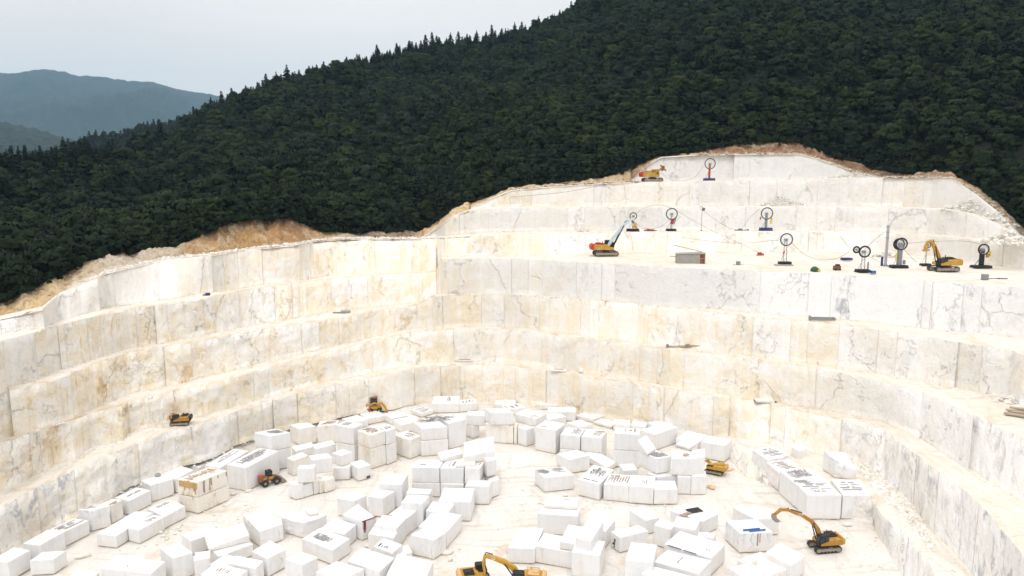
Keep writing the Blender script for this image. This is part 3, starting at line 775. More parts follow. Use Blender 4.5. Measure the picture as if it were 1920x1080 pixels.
def block(label, TL, TF, TR, yb, base=0.0, m='w', marks=(), levels=1, key=None, rough=0.025, group="cut marble blocks on the quarry floor", taper=0.0, dz=(0, 0, 0, 0), name="marble_block", cat="marble block", split=None, rect=0.35):
    z0 = BZ[base][0] if isinstance(base, str) else base
    P = on_z(TF[0], yb, z0)
    lo, hi = z0 + 0.05, z0 + 30
    for _ in range(50):
        mid = (lo + hi) / 2
        if proj((P[0], P[1], mid))[1] > TF[1]: lo = mid
        else: hi = mid
    zt = lo
    h = zt - z0
    hh = min(max(h, 0.4), 11.0)
    f, l, r_ = (on_z(q[0], q[1], zt)[:2] for q in (TF, TL, TR))
    e1, e2 = l - f, r_ - f
    a1, a2 = math.atan2(e1[1], e1[0]), math.atan2(e2[1], e2[0])
    d = (a1 - a2 + math.pi) % (2 * math.pi) - math.pi      # angle from e2 (right) ccw to e1 (left)
    corr = (math.pi / 2 - d) / 2 * rect
    corr = max(-.9, min(.9, corr))
    n1, n2 = float(np.hypot(*e1)), float(np.hypot(*e2))
    n1c, n2c = min(max(n1, .5), 13), min(max(n2, .5), 13)
    a1 += corr; a2 -= corr
    eu = Vector((math.cos(a2) * n2c, math.sin(a2) * n2c, 0)); ev = Vector((math.cos(a1) * n1c, math.sin(a1) * n1c, 0))
    if min(n1c, n2c) > 1.5: f = f - 0.005 * np.array([(eu + ev).x, (eu + ev).y]); eu *= 1.01; ev *= 1.01
    BLOG.append((label[0] if isinstance(label, list) else label, round(h, 1), round(n1, 1), round(n2, 1), round(math.degrees(d))))
    Pz = Vector((f[0], f[1], 0))
    seed = int(TF[0] * 7 + TF[1] * 13)
    rr_ = random.Random(seed)
    zs = [z0]
    if levels > 1:
        fr_ = split or [1 / levels * (i + 1) for i in range(levels)]
        zs = [z0] + [z0 + hh * q for q in fr_[:-1]]
    zs.append(z0 + hh)
    objs = []
    for i in range(levels):
        ins = 0.0 if i == 0 else rr_.uniform(0.01, .03)
        cor = [Vector((0, 0, 0)), eu, eu + ev, ev]
        j = lambda s: Vector((rr_.uniform(-s, s), rr_.uniform(-s, s), 0))
        mid = (eu + ev) / 2
        bot, top = [], []
        for ci, q in enumerate(cor):
            jj = j(.05)
            tz = zs[i + 1] + (dz[ci] if i == levels - 1 else 0)
            shr = 1 - ins
            bot.append(Pz + mid + (q - mid) * shr * (1 - taper) + jj + Vector((0, 0, zs[i])))
            top.append(Pz + mid + (q - mid) * shr + jj + j(.05) + Vector((0, 0, tz)))
        o, c = hexa(name, bot, top, M_B[m], rough, min(.05, hh / levels * .08), seed + i)
        lb = label[i] if isinstance(label, list) else label
        tag(o, lb, cat, group)
        objs.append(o)
    o = objs[-1]
    for k, mk in enumerate(marks):
        kind, rect_ = mk[0], mk[1]
        c = Vector(o.location)
        Pl = Pz - Vector((c.x, c.y, 0)); ztl = z0 + hh - c.z + 0.012
        if kind == 's': strips(o, Pl, eu, ev, ztl, rect_, mk[2], mk[3], M_CRUST, .8, .05, seed + k)
        elif kind == 'b': strips(o, Pl, eu, ev, ztl, rect_, mk[2], mk[3], M_CRUSTB, .8, .05, seed + k)
        elif kind == 'i': strips(o, Pl, eu, ev, ztl, rect_, mk[2], mk[3], M_INK, 1.0, .03, seed + k, "dark_stripes")
        elif kind == 'm':      # dense mottled patch
            strips(o, Pl, eu, ev, ztl, rect_, mk[2] + 2, 'u', M_CRUST, 1.0, .05, seed + k, thin=1.2)
            strips(o, Pl, eu, ev, ztl + .013, rect_, mk[2] + 2, 'v', M_CRUST, .7, .05, seed + k + 9)
    if key: BZ[key] = (z0 + hh, z0); BGEO[key] = (Pz, eu, ev, z0, hh, objs[-1])
    return objs

B = block
LFT = "marble blocks lined up under the left face"
# --- along the left-hand face
B("smooth white block cut off by the left bottom corner of the quarry floor", (-16, 1049), (14, 1055), (56, 1031), 1091, group=LFT)
B("short white block, second from the bottom left corner, lying askew before the row", (53, 1053), (100, 1048.5), (127, 1032), 1077, group=LFT)
B("long white block with plain sides in the left row, third up from the corner", (42.5, 1019), (75, 1022.6), (121, 996.7), 1057, group=LFT)
B("white block with a brown stripe down its near corner in the left row", (93, 993), (121.5, 996.7), (167.6, 975.4), 1025, marks=[('s', (.05, .2, .95, .9), 5, 'u')], group=LFT)
B("grey-veined block with chipped rough top against the left face", (142.6, 958), (169.4, 958), (205.6, 951), 996.7, m='v', rough=.12, marks=[('s', (.1, .5, .9, .95), 4, 'u')], group=LFT)
B("beige stained block wedged between the veined block and a white one", (187, 946), (208, 948.5), (229, 937), 983, m='c', rough=.08, marks=[('b', (.0, .05, .9, .4), 3, 'u')], group=LFT)
B("clean white long block with two grooves along its top by the left face", (215.7, 932.8), (242.2, 938.9), (281.5, 919.3), 966.7, marks=[('s', (.1, .45, .95, .6), 2, 'u')], group=LFT)
B("grey-white block carrying a small grey stone on its top", (264.6, 900.4), (283, 910.6), (324, 897.6), 942, m='v', key='stoneblk', group=LFT)
B("long low white block with an ochre spot on its end face", (180.4, 1001.3), (217.4, 1004.4), (289.6, 961.5), 1028, group=LFT)
B("long low white block with a rough cracked end, nearest of the paired beams", (240.6, 989), (261, 994), (307, 969), 1020.7, marks=[('s', (.55, .3, .9, .8), 5, 'v')], group=LFT)
B("long low white block butted against the far end of the rough-ended beam", (281, 953.5), (307.2, 968.8), (345, 948.5), 992, marks=[('s', (.2, .75, .8, .95), 2, 'u')], group=LFT)
B(["lower half of the tall rust-dripped cream stack", "upper half of the tall cream stack, rust dripping from its strip-covered top"], (330.5, 899.4), (368.5, 905), (427.8, 882.8), 963.3, m='r', levels=2, split=[.5, 1], key='rust', marks=[('b', (.1, .35, .95, .9), 14, 'v')], group=LFT)
B("large white block with charcoal crust on top beside the small wheeled loader", (426, 870.7), (462, 877), (522, 844.8), 921.7, m='w', key='crustblk', marks=[('m', (.15, .35, .95, .85), 6)], group=LFT)
B(["lower half of the tall white block with a grey patch on top", "upper half of the tall white block, a grey patch on its top"], (472, 812.4), (505.5, 818), (546, 812), 884, levels=2, split=[.56, 1], marks=[('m', (.35, .2, .9, .8), 6)], group=LFT)
B("low flat white block nearest the left face, first of a joined pair", (330.5, 867), (350, 872.6), (379, 855), 885, group=LFT)
B("low flat white block, right one of the joined pair by the left face", (350, 871), (372, 877), (396, 862), 893, group=LFT)
B("low white block half hidden behind the rust-dripped stack", (303.7, 889), (329.6, 898.5), (359, 880), 925, group=LFT)
B("long white block behind the rust-dripped stack and the crusted block", (385, 871.7), (413, 876.3), (464.8, 845), 905, marks=[('s', (.2, .5, .95, .9), 3, 'u')], group=LFT)
B("rough grey slab leaning up towards the left face", (391, 853), (404, 857), (430, 829), 868, m='v', rough=.16, dz=(0, .6, .9, .3), group=LFT)
B("yellowish stained block behind the tall grey-patched block", (450, 819), (461, 833), (482, 830), 846, m='r', rough=.12, group=LFT)
# --- small cluster right of the loader
SM = "small blocks clustered right of the loader"
B("squat white block at the back left of the small cluster", (548.7, 837.4), (553, 846), (589, 836), 862, group=SM)
B("squat white block at the back right of the small cluster", (586, 834), (592, 842), (629, 832), 868, group=SM)
B("pinkish white block at the left end of the small cluster", (537.6, 857.8), (550, 864), (578, 853), 893, m='c', group=SM)
BZ['brick'] = (2.0, 0)
B("white block with a rough left end at the start of the brick-like row", (538, 905), (553, 909.6), (568.7, 906), 938.3, key='brick', rough=.1, group=SM)
B("narrow white block, second in the brick-like row", (557, 901), (569.5, 909), (586.5, 904.5), 933.5, group=SM)
B("thin upright block with red edges, third in the brick-like row", (577, 898), (587.5, 905), (598, 902), 928.5, m='c', group=SM)
B("thin upright block with red edges, fourth in the brick-like row", (588, 896), (599, 902.5), (607, 900), 926, m='c', group=SM)
B("white block closing the right end of the brick-like row", (598, 893), (608.5, 900.5), (627, 895), 924.5, m='c', group=SM)
B("bright white cube set on the left of the brick-like row", (562, 872), (556.5, 879), (588.5, 877), 907, base='brick', group=SM)
B("white cube set back on the right of the brick-like row", (577, 854), (585, 862.4), (622.8, 858.5), 890, base='brick', group=SM)
B("low white block under the small littered cube", (631, 872), (625, 878), (655, 876), 901, key='lowcube', group=SM)
B("small white cube with stone litter round its foot, on a low block", (623, 849), (640, 854.5), (660, 847), 875.5, base='lowcube', group=SM)
B("white block with a small dark stencil at its foot, right of the small cluster", (655, 868), (671, 878), (695, 871.7), 903, group=SM, key='smst')
# --- back row, left half
BK = "blocks stacked along the back of the floor"
B("cream block with a rough left end beside the tall grey-patched block", (540, 797), (559, 804), (593, 800), 835, m='c', rough=.1, group=BK)
B("cream block with wire litter on its top in the back row", (601.5, 790), (595, 799.4), (631, 795.7), 833, m='c', marks=[('b', (.1, .3, .95, .95), 4, 'u')], group=BK)
B(["lower stone of the left stack in the long back wall of blocks", "upper stone of the left stack in the long back wall, shaded left side"], (629, 796.6), (662.6, 803), (681, 795), 868, levels=2, marks=[('s', (.1, .5, .9, .9), 3, 'u')], group=BK)
B(["lower stone of the stack with brown strips on top", "upper stone of the stack covered in brown broken strips"], (669, 807), (694, 816), (722.8, 807.8), 880, levels=2, m='c', split=[.59, 1], marks=[('b', (.1, .2, .95, .95), 9, 'u'), ('s', (.2, .5, .9, .95), 4, 'u')], group=BK)
B(["lower narrow stone right of the brown-stripped stack", "upper narrow stone right of the brown-stripped stack"], (716, 800), (724.6, 809), (740, 802), 872, levels=2, split=[.57, 1], marks=[('s', (.1, .3, .9, .9), 4, 'u')], group=BK)
B("tall stone with a broken top slab in the back wall of blocks", (740.4, 815), (768, 825.4), (789.4, 817), 861.5, m='c', rough=.09, key='brk', marks=[('s', (.3, .1, .9, .8), 5, 'v')], group=BK)
B(["lower white stone left of the debris-topped block", "upper white stone left of the debris-topped block, dark scrap at its back"], (768, 790), (790.4, 804), (840, 801.5), 856, levels=2, split=[.55, 1], key='deb', marks=[('s', (.1, .7, .95, .98), 5, 'u')], group=BK)
B("tall plain white stone with dark scrap on top in the back wall", (822, 783), (841, 794), (873, 786), 843, key='scrapblk', marks=[('s', (.1, .5, .9, .95), 6, 'v')], group=BK)
B("large white block with a black mark on its top, farthest back", (814, 743), (809, 757), (860, 756), 774.6, marks=[('i', (.55, .3, .7, .9), 3, 'v')], group=BK)
B("white block right of the black-marked block with grooves across its top", (862, 750), (861, 758), (893.7, 755), 773, marks=[('s', (.2, .2, .9, .8), 4, 'v')], group=BK)
B("low white block behind the debris-topped stones, left of the back row", (772, 768), (790, 775), (812, 768), 783, marks=[('s', (.1, .1, .9, .9), 5, 'u')], group=BK)
B("flat white block below the yellow backhoe at the left face foot", (675, 776), (688, 785), (722, 778), 797, group=BK)
B("flat white block between the yellow backhoe and the back stacks", (718, 776), (735, 785), (765, 779), 798, rough=.1, group=BK)
B("small white block under the overhanging stone by the dark gap", (873, 793), (886, 799.6), (898, 795), 823, key='gap', group=BK)
B("white block overhanging the dark gap in the back row", (877, 770), (874, 777.5), (909.6, 780), 797, base='gap', group=BK)
B("lower white stone at the left of the back pair with rust seams", (914, 786), (910, 794), (952, 797), 829, m='c', key='seam', group=BK)
B("upper white stone at the left of the back pair with rust seams", (905, 766), (920, 773.7), (963, 775.6), 797, base='seam', group=BK)
B("thin upright slab with a rusty seam, left of two in the back row", (956, 790), (952.6, 798), (962, 799), 832, m='r', group=BK)
B("thin upright slab with a rusty seam, right of two in the back row", (966, 792), (963.7, 799.6), (968.3, 800), 833, m='r', group=BK)
B("lower stone below the dark-littered white block", (970.5, 801.5), (987, 806), (1002, 801.5), 837.6, key='litter', group=BK)
B("white block with dark litter on top, upper stone right of the thin slabs", (966, 776), (1006, 785), (1025, 775), 801, base='litter', marks=[('s', (.05, .1, .5, .4), 4, 'u')], group=BK)
B("low white block at the very back touching the rock face, left", (1008, 752), (1012, 759), (1046, 760), 768, group=BK)
B("long flat white slab at the back touching the rock face", (930, 750), (928, 758), (966, 758), 769, group=BK)
B("long grey-sided block in the back row behind the marked pair", (1028, 762.6), (1026, 771), (1079, 772), 789, group=BK)
B("low white block in the back row under the rusty crack of the face", (1079, 779), (1113, 786), (1140, 777), 793, group=BK)
B("flat white slab lying before the low back blocks", (1113, 790.6), (1146, 799), (1160, 792), 804, group=BK)
B("low white block behind the tall front stones, left of two", (1150, 785), (1150, 795), (1181, 798), 806, group=BK)
B("low white block behind the tall front stones, right of two", (1186, 789), (1183, 797), (1211, 800), 808, group=BK)
B("low white block filling the back row just behind the lone squarish block", (1010, 777), (1030, 787), (1062, 781), 801, group=BK)
B("low white block filling the gap behind the marked pair", (1062, 792), (1085, 801), (1112, 795), 813, group=BK)
B("low white block between the broken-slab stone and the back flats", (738, 787), (752, 797), (790, 789), 813, group=BK)
B("low white block lying behind the left stack of the back wall", (640, 785), (660, 793), (690, 786), 807, rough=.08, group=BK)
B("low white block behind the big slant-sided block", (1213, 791), (1226, 800), (1262, 797), 816, group=BK)
B("low grooved white block before the farthest flat slab", (938, 760), (950, 768), (986, 764), 780, marks=[('s', (.1, .2, .9, .8), 3, 'v')], group=BK)
# --- back row, right half
B("big squarish cream-white block standing alone left of the marked pair", (1004, 800), (1042, 807), (1059.6, 794), 851.5, marks=[('i', (.15, .5, .3, .9), 2, 'v')], group=BK)
B(["lower stone under the left half of the barcode-marked pair", "upper stone of the pair with a grey barcode-like mark, left half"], (1061.5, 801), (1049.4, 815), (1088, 818), 856, levels=2, split=[.35, 1], marks=[('s', (.5, .2, .9, .95), 7, 'v')], group=BK)
B(["lower stone under the right half of the marked pair", "upper stone of the marked pair with a brown grid, right half"], (1100, 804), (1089.6, 818), (1129, 822), 861, levels=2, split=[.35, 1], m='w', marks=[('b', (.4, .3, .98, .95), 6, 'u')], group=BK)
B(["lower half of the tall white stone with a dark bore hole", "upper half of the tall white stone with a dark bore hole near its corner"], (1154, 801), (1151, 812), (1199.4, 815), 875, levels=2, split=[.5, 1], marks=[('b', (.4, .3, .95, .9), 3, 'v')], group=BK)
B("big white slant-sided block behind the dark-crusted cluster", (1200, 806), (1226, 815), (1271, 801), 846, group=BK)
B("flat-topped white block left of the last back block", (1268, 822), (1308, 831), (1327, 816), 848, group=BK)
B("large white block at the right end above the small tracked digger", (1315, 828), (1360, 835.5), (1374, 824.4), 866.7, m='w', group=BK)
# --- crusted cluster (centre right)
CC = "blocks of the dark-crusted cluster"
B("hidden-backed white block supporting the left of the crusted cluster", (1210, 888), (1234, 894), (1271, 892), 926, key='cc0', group=CC)
B("lower white stone at the front centre of the crusted cluster", (1268, 886), (1271, 894), (1295.5, 894), 927, key='cc1', group=CC)
B("lower white stone at the front right corner of the crusted cluster", (1298, 884), (1296.5, 894), (1323, 892), 928.7, key='cc2', group=CC)
B("upper white block with black crust heaped on top of the cluster", (1197, 846), (1230.7, 860), (1259, 856), 889.5, base='cc1', key='cca', marks=[('m', (.1, .1, .98, .6), 8)], group=CC)
B("upper white block with a red-brown square on its top", (1262, 846), (1260, 859), (1297, 860), 891, base='cc1', key='ccb', marks=[('b', (.45, .3, .9, .75), 6, 'u')], group=CC)
B("narrow upper white block at the right end of the crusted cluster", (1305, 845), (1298, 860), (1319, 855), 892, base='cc1', group=CC)
B("flat white slab resting level on the upper crusted blocks", (1268, 832), (1292, 840), (1306, 830), 845, base='ccb', group=CC)
B("tilted white slab fragment on the left of the crusted cluster", (1199, 840), (1214, 852), (1226, 844), 855, base='cca', dz=(0, .2, 1.4, 1.2), group=CC)
# --- front row, centre right
FR = "blocks in the front row of the centre right group"
B("white block with red scribble and dark strips on top, left of three", (1145, 888), (1132.8, 907.4), (1179, 911), 938, marks=[('b', (.1, .1, .95, .9), 8, 'v'), ('s', (.0, .5, .5, .95), 4, 'u')], key='fr0', group=FR)
B("plain white block, middle one of the three in a row", (1186, 890), (1180, 911), (1225, 914), 943, marks=[('b', (.5, .1, .75, .7), 3, 'v')], group=FR)
B("plain white cube at the right end of the three in a row", (1224, 901), (1227, 917.5), (1270.7, 917), 946, group=FR)
B("white block with bold black stripes like a barcode on its sloping top", (1085, 898), (1124.4, 908), (1149, 880), 939, marks=[('i', (.38, .2, .95, .85), 11, 'u'), ('i', (.1, .15, .16, .9), 1, 'v')], key='bar', group=FR)
B("white block with two dark mottled panels on top, left of the front row", (1001, 881), (1021.7, 896), (1078, 891), 923.7, marks=[('m', (.0, .45, .38, .95), 7), ('s', (.44, .45, .9, .95), 7, 'u')], group=FR)
B("tilted white block resting behind the two-panelled block", (1044, 848), (1069, 862), (1106, 857), 888, dz=(0, .3, 0, -.3), group=FR)
B("pointed white wedge slab behind the barcode-striped block", (1100, 855), (1138, 876), (1152, 866), 886, dz=(0, 0, .6, .4), group=FR)
B("small plain white block between the bore-holed stone and the front row", (1162, 870), (1169, 882), (1196, 880.5), 912, group=FR)
# --- middle cluster
MC = "blocks of the centre stack"
B("lower stone at the left of the centre stack", (777, 896), (772, 905.5), (824.5, 907), 931, key='mc0', group=MC)
B("lower stone in the middle of the centre stack", (832, 897), (826, 907.5), (869.5, 908), 934, group=MC)
B("lower stone at the right of the centre stack with a splayed side", (880, 900), (872, 911), (917, 911), 945.4, key='mc2', group=MC)
B("lower back stone at the right edge of the centre stack", (915, 884), (919, 905), (933.5, 897), 936, group=MC)
B("upper stone of the centre stack with a faint tool mark, left of three", (785, 862), (772.4, 876), (824, 876.5), 905, base='mc0', key='mu0', marks=[('s', (.2, .3, .5, .5), 1, 'u')], group=MC)
B("upper stone in the middle of the centre stack, broken slabs on its top", (838, 862), (826, 877.5), (868.7, 877), 906.5, base='mc0', key='mu1', marks=[('s', (.3, .1, .6, .9), 2, 'v')], group=MC)
B("upper stone of the centre stack with a dusty brown top, right of three", (884, 862), (870.6, 877.5), (899.6, 878), 908, base='mc0', key='mu2', m='w', marks=[('b', (.3, .3, .9, .9), 5, 'v')], group=MC)
B("narrow white stone hanging on the right flank of the centre stack", (907, 857), (914, 866), (930.7, 860), 896, base='mc2', group=MC)
B("large tilted white slab crowning the centre stack", (872, 836), (870, 856), (927, 850), 869, base='mu2', dz=(0, .5, 1.2, .6), group=MC)
B("broken white slab lying on the back left of the centre stack", (822, 850), (827, 861), (866, 853), 867, base='mu1', dz=(0, .3, .4, .1), group=MC)
B("thin white slab laid over the middle top of the centre stack", (858, 864), (856, 874), (890, 872), 877.5, base='mu1', group=MC)
# --- left middle field
FD = "white blocks scattered over the middle of the floor"
B("white block with a tall grey front standing left of the centre stack", (725, 888), (710.5, 907), (753, 907.8), 952, group=FD)
B("broad white block half hidden by the roof-shaped stone", (630, 935.6), (664, 939), (689, 929), 972, group=FD)
B("white block with a peaked plain front right of the broad one", (689, 931), (717, 934.5), (741, 921.7), 970.7, group=FD)
B("roof-shaped white stone with a dark red streak down its front", (641, 964), (679, 977), (706.7, 968), 1016, taper=.12, dz=(0, -.3, .7, -.2), key='roof', group=FD)
B("plain white block left of the wide plain block, mid field", (764, 927), (752, 942), (793, 944), 989, group=FD)
B("small white block at the foot of the centre stack, left", (768, 915), (761, 924), (805, 926), 954, group=FD)
B("wide plain white block in front of the centre stack", (833, 914), (822.6, 939), (882, 941), 975.4, group=FD)
B("plain white block tucked against the wide plain block", (812, 940), (798, 957), (840, 961), 990, group=FD)
B("white block with a bored dark spot on its top edge, back of the chipped pair", (785.6, 987), (838, 997), (865, 965), 1028, marks=[('i', (.3, .55, .36, .62), 1, 'u')], group=FD)
B("grey-flecked white block with chips at its foot, front of the chipped pair", (770, 1004), (812.4, 1012.4), (837.4, 998.5), 1050, m='v', group=FD)
B("white block with red dots low on its right side, mid field", (730, 963), (759.6, 973.5), (783, 955), 1007.8, group=FD)
B("white block behind the scribble-topped one, mid field", (701, 983), (744, 990), (760, 971), 1030, group=FD)
B("plain white block between the roof-shaped stone and the chipped pair", (691, 1000), (739, 1008), (750, 989), 1040, group=FD)
B("white block with black scribbled scratches on its top", (702, 1023), (735, 1037.4), (752, 1021), 1070, marks=[('i', (.1, .4, .5, .9), 4, 'u')], group=FD)
B("small white block between the scribble-topped block and the chipped pair", (748, 1028), (753, 1043), (772, 1033.7), 1062, group=FD)
B("large smooth white block before the scribble-topped block", (654, 1050), (712, 1071.7), (737, 1045), 1115, group=FD)
B("big white block with a grey ribbed rectangle on its top", (567.8, 1009), (622.4, 1032), (654.8, 1009.6), 1060.6, marks=[('m', (.3, .35, .7, .85), 7)], group=FD)
B("white block behind the grey-rectangle block", (603, 989), (645.5, 1002), (667, 982.8), 1032, group=FD)
B("long rounded white boulder with a greenish crack in its side", (523, 973), (568, 981), (615.6, 967), 1010.6, m='w', rough=.2, key='boulder', taper=.1, group=FD)
B("small white slab lying on top of the long cracked boulder", (571, 956), (579, 965.5), (599, 962), 969, base='boulder', group=FD)
B("grey-veined tall block left of the long cracked boulder", (457.6, 972.6), (487, 996.7), (530, 982), 1028, m='v', dz=(0, 0, .4, .5), group=FD)
B("grey-flecked block in front of the veined tall block", (475, 1034), (502, 1047.6), (534.4, 1029), 1083, m='v', dz=(0, -.1, .3, .1), group=FD)
B("plain white block left of the grey-rectangle block, at the front", (532.6, 1049), (566, 1058.7), (598, 1045), 1100, group=FD)
B("plain white block cut by the bottom edge below the grey-rectangle block", (589, 1074), (643.7, 1087), (685, 1067), 1130, group=FD)
B("white block cut by the bottom edge left of the yellow bottom excavator", (727, 1074), (795, 1093), (808, 1052), 1135, group=FD)
# --- front left field
FL = "white blocks heaped at the front left"
B("large flat white block with a small dark scrap on its top, front left", (191.5, 1064), (282, 1076), (308, 1052), 1120, marks=[('i', (.3, .55, .38, .6), 1, 'u')], group=FL)
B("faceted white block right of the scrap-marked block, front left", (299, 1033), (325, 1046.7), (360, 1034.6), 1092, dz=(0, -.1, .2, .3), group=FL)
B("narrow white block in front of the leaning grey-sided block", (365.6, 1036), (363.7, 1051), (393, 1046), 1087, group=FL)
B("white block with a shaded grey side under the tilted slab", (338, 1003), (359, 1014), (414.6, 995), 1042, group=FL)
B("white block carrying the long tilted slab, front left", (394, 1028), (411, 1043), (473, 1020), 1066, key='tiltbase', group=FL)
B("long tilted white slab with a ragged shaded underside", (384, 1003), (391, 1024), (466, 1005), 1036, base='tiltbase', dz=(-.4, .2, .4, 0), group=FL)
B("white sloping block with a faint crack before the tilted slab", (393, 1058), (428, 1067), (458, 1047), 1097, group=FL)
B("plain white block right of the sloping cracked block at the front", (428, 1054), (478, 1066), (492, 1051), 1102, group=FL)
B("white block with a red-brown broken hole at the bottom edge", (378, 1076), (440, 1089), (464, 1068), 1125, marks=[('b', (.4, .4, .75, .8), 5, 'u')], group=FL)
B("small white block just showing at the bottom edge, far left", (122, 1086), (158, 1095), (184, 1073), 1130, group=FL)
# --- right front field
RF = "white blocks scattered at the front right"
B("broad white block with a plain grey front right of the dusty lane", (1017, 948), (1008.5, 963), (1082, 966), 1001, key='broad', group=RF)
B("thin white slab with a dark slot lying on the broad grey-fronted block", (1026, 930), (1020, 946), (1083, 949), 953, base='broad', marks=[('i', (.45, .7, .75, .76), 1, 'u')], group=RF)
B("wedge-shaped white block with a dark undercut side by the bottom excavator", (975, 996), (953, 1027), (1003, 1027), 1056, dz=(0, 0, .5, .3), group=RF)
B("white block under the left of the stepped stone", (1020, 998.5), (1004, 1023), (1071, 1035), 1055, key='st0', rect=.9, group=RF)
B("white block under the right of the stepped stone", (1085, 1008), (1072, 1034), (1124.6, 1041), 1080, key='st1', rect=.9, group=RF)
B("low step of the stepped white stone on two blocks", (1066, 984), (1050, 1015), (1080, 1020), 1030, base='st0', group=RF)
B("high step of the stepped white stone on two blocks", (1103, 972), (1079, 1008), (1108, 1014), 1041, base='st0', group=RF)
B("white block standing behind the stepped stone", (1095, 985), (1135.7, 997), (1153, 975), 1028, group=RF)
B("white block with a dark stencil down its end, lying across the lane", (1144, 996.6), (1162.6, 1007.8), (1216, 996), 1037, key='stencil', group=RF)
B("white block with a peaked top behind the stencilled block", (1178, 961), (1211.5, 976), (1237.4, 971), 1003, dz=(0, 0, .5, .3), group=RF)
B("tall white block with faint grey drips, right of the stencilled block", (1186, 1017), (1173, 1050), (1223.7, 1054), 1100, group=RF)
B("white block with a black sheet and scrap across its top", (1256, 958), (1318, 977), (1348.5, 964), 1006, key='sheet', group=RF)
B("white block before the sheet-topped block, right of two joined", (1270, 968), (1260, 986), (1305, 993), 1022, group=RF)
B("white block before the sheet-topped block, left of two joined", (1237, 972), (1226, 983), (1256, 993), 1021, group=RF)
B("low white slab in front of the sheet-topped block", (1281, 994), (1275, 1003), (1338, 1007), 1018, group=RF)
B("very large white block with pink traces and dark slots on its top", (1244, 1020), (1332, 1046.7), (1360, 1020.7), 1081, marks=[('i', (-.02, .1, .02, .95), 1, 'v'), ('s', (.4, .08, .46, .3), 1, 'v')], m='w', group=RF)
B("white block with a dark slot, in front of the pink-traced large block", (1224, 1055), (1309.6, 1075), (1335.6, 1052), 1110, marks=[('i', (.3, .55, .9, .6), 1, 'u')], group=RF)
B("white block just showing at the bottom edge before the drip-marked block", (1199, 1078), (1280, 1096), (1303, 1082), 1132, group=RF)
B("long white block with a grey right face behind the pipe-carrying block", (1370, 953), (1417, 974), (1463, 972.6), 1006, group=RF)
B("large white block with blue pipes on its top and a veined stained front", (1358, 976), (1388, 1000), (1450, 999), 1037, m='v', key='pipe', group=RF)
B("plain white block right of the pink-blotched slabs at the front", (1435.6, 1035), (1483.7, 1061), (1508.7, 1041), 1096, group=RF)
B("pink-blotched slab, back one of two at the bottom right", (1381, 1050), (1439, 1080), (1485, 1064), 1104, m='p', group=RF)
B("pink-blotched slab, front one of two at the bottom edge right", (1366, 1064), (1404, 1090), (1438, 1082), 1122, m='p', group=RF)
# --- right ledge cluster
RL = "blocks stacked against the low right ledge"
B("large white block with a curved saw line, left of the split pair", (1487, 900), (1513.7, 928), (1577.5, 928), 974, marks=[('s', (.1, .2, .9, .85), 6, 'u'), ('m', (.0, .8, .5, 1.0), 3)], group=RL)
B("large white block with grey branching veins, right of the split pair", (1560, 899), (1580, 928), (1637, 928), 973, m='v', marks=[('s', (.1, .3, .9, .9), 5, 'u')], group=RL)
B("white block with a heap of black scrap on top behind the split pair", (1466, 884), (1492.4, 908), (1547, 898), 952, marks=[('m', (.15, .4, .8, .95), 7)], group=RL)
B("white block with crusted slabs and pink dust at the low ledge", (1440, 866), (1462, 886), (1502, 878), 922, m='p', rough=.12, marks=[('s', (.1, .2, .9, .9), 6, 'u')], group=RL)
B("rough veined ledge block with dark strips beside the face foot", (1414, 843), (1438, 862), (1478, 852), 900, m='v', rough=.2, marks=[('s', (.1, .2, .9, .9), 6, 'u')], group=RL)
B("small white block propped at the back of the crusted ledge", (1486, 838), (1499, 846), (1511, 839), 864, base=2.5, group=RL)
B("triangular white block with a rusty chip standing by the right face", (1541, 847), (1566, 862), (1608, 868), 896, base=3.0, m='v', rough=.12, dz=(0, -1.2, .2, .2), group=RL)
def side_mark(key, face, rects, mt, name):
    """thin marks on a block's right-hand ('r') or left-hand ('l') face: rects are (u0, v0, u1, v1), v measured up from its foot"""
    Pz, eu, ev, z0, hh, o = BGEO[key]
    e = eu if face == 'r' else ev
    nrm = Vector((e.y, -e.x, 0)).normalized() * (1 if face == 'r' else -1)
    bm = bmesh.new()
    c = o.location
    for (u0, v0, u1, v1) in rects:
        pts = [Pz + e * u + Vector((0, 0, z0 + hh * v)) + nrm * .05 - c for u, v in ((u0, v0), (u1, v0), (u1, v1), (u0, v1))]
        a = [bm.verts.new(p - nrm * .12) for p in pts]; q = [bm.verts.new(p) for p in pts]
        bm.faces.new(q); bm.faces.new(a[::-1])
        for i in range(4): bm.faces.new((a[i], a[(i + 1) % 4], q[(i + 1) % 4], q[i]))
    bmesh.ops.recalc_face_normals(bm, faces=bm.faces)
    me = bpy.data.meshes.new(name); bm.to_mesh(me); bm.free()
    link(name, me, mt, o)
r_ = random.Random(8)
side_mark('roof', 'r', [(.10, .55, .24, .97), (.13, .42, .20, .56), (.0, .95, 1.0, .985)], M_RED, "red_streak")
side_mark('stencil', 'l', [(.42, .62, .60, .68), (.45, .52, .58, .57), (.50, .30, .62, .46), (.50, .16, .60, .24), (.66, .30, .72, .40)], M_INK, "stencil_mark")
side_mark('smst', 'r', [(.66, .08, .92, .22)], M_INK, "stencil_mark")
def drips(n, lo, hi): return [(u, 1 - r_.uniform(lo, hi), u + r_.uniform(.01, .035), .97) for u in (r_.uniform(.02, .95) for _ in range(n))]
side_mark('rust', 'r', drips(7, .1, .45), M_CRUSTB, "rust_drip")
side_mark('rust', 'l', [(.0, .80, .9, .97)] + drips(3, .2, .5), M_RUSTY, "rust_drip")
side_mark('pipe', 'r', [(.52, .35, .56, .97), (.60, .5, .62, .97)], M_CRUSTB, "rust_drip")
import statistics
print('ANG', statistics.mean([b_[4] for b_ in BLOG]), sorted(b_[4] for b_ in BLOG))
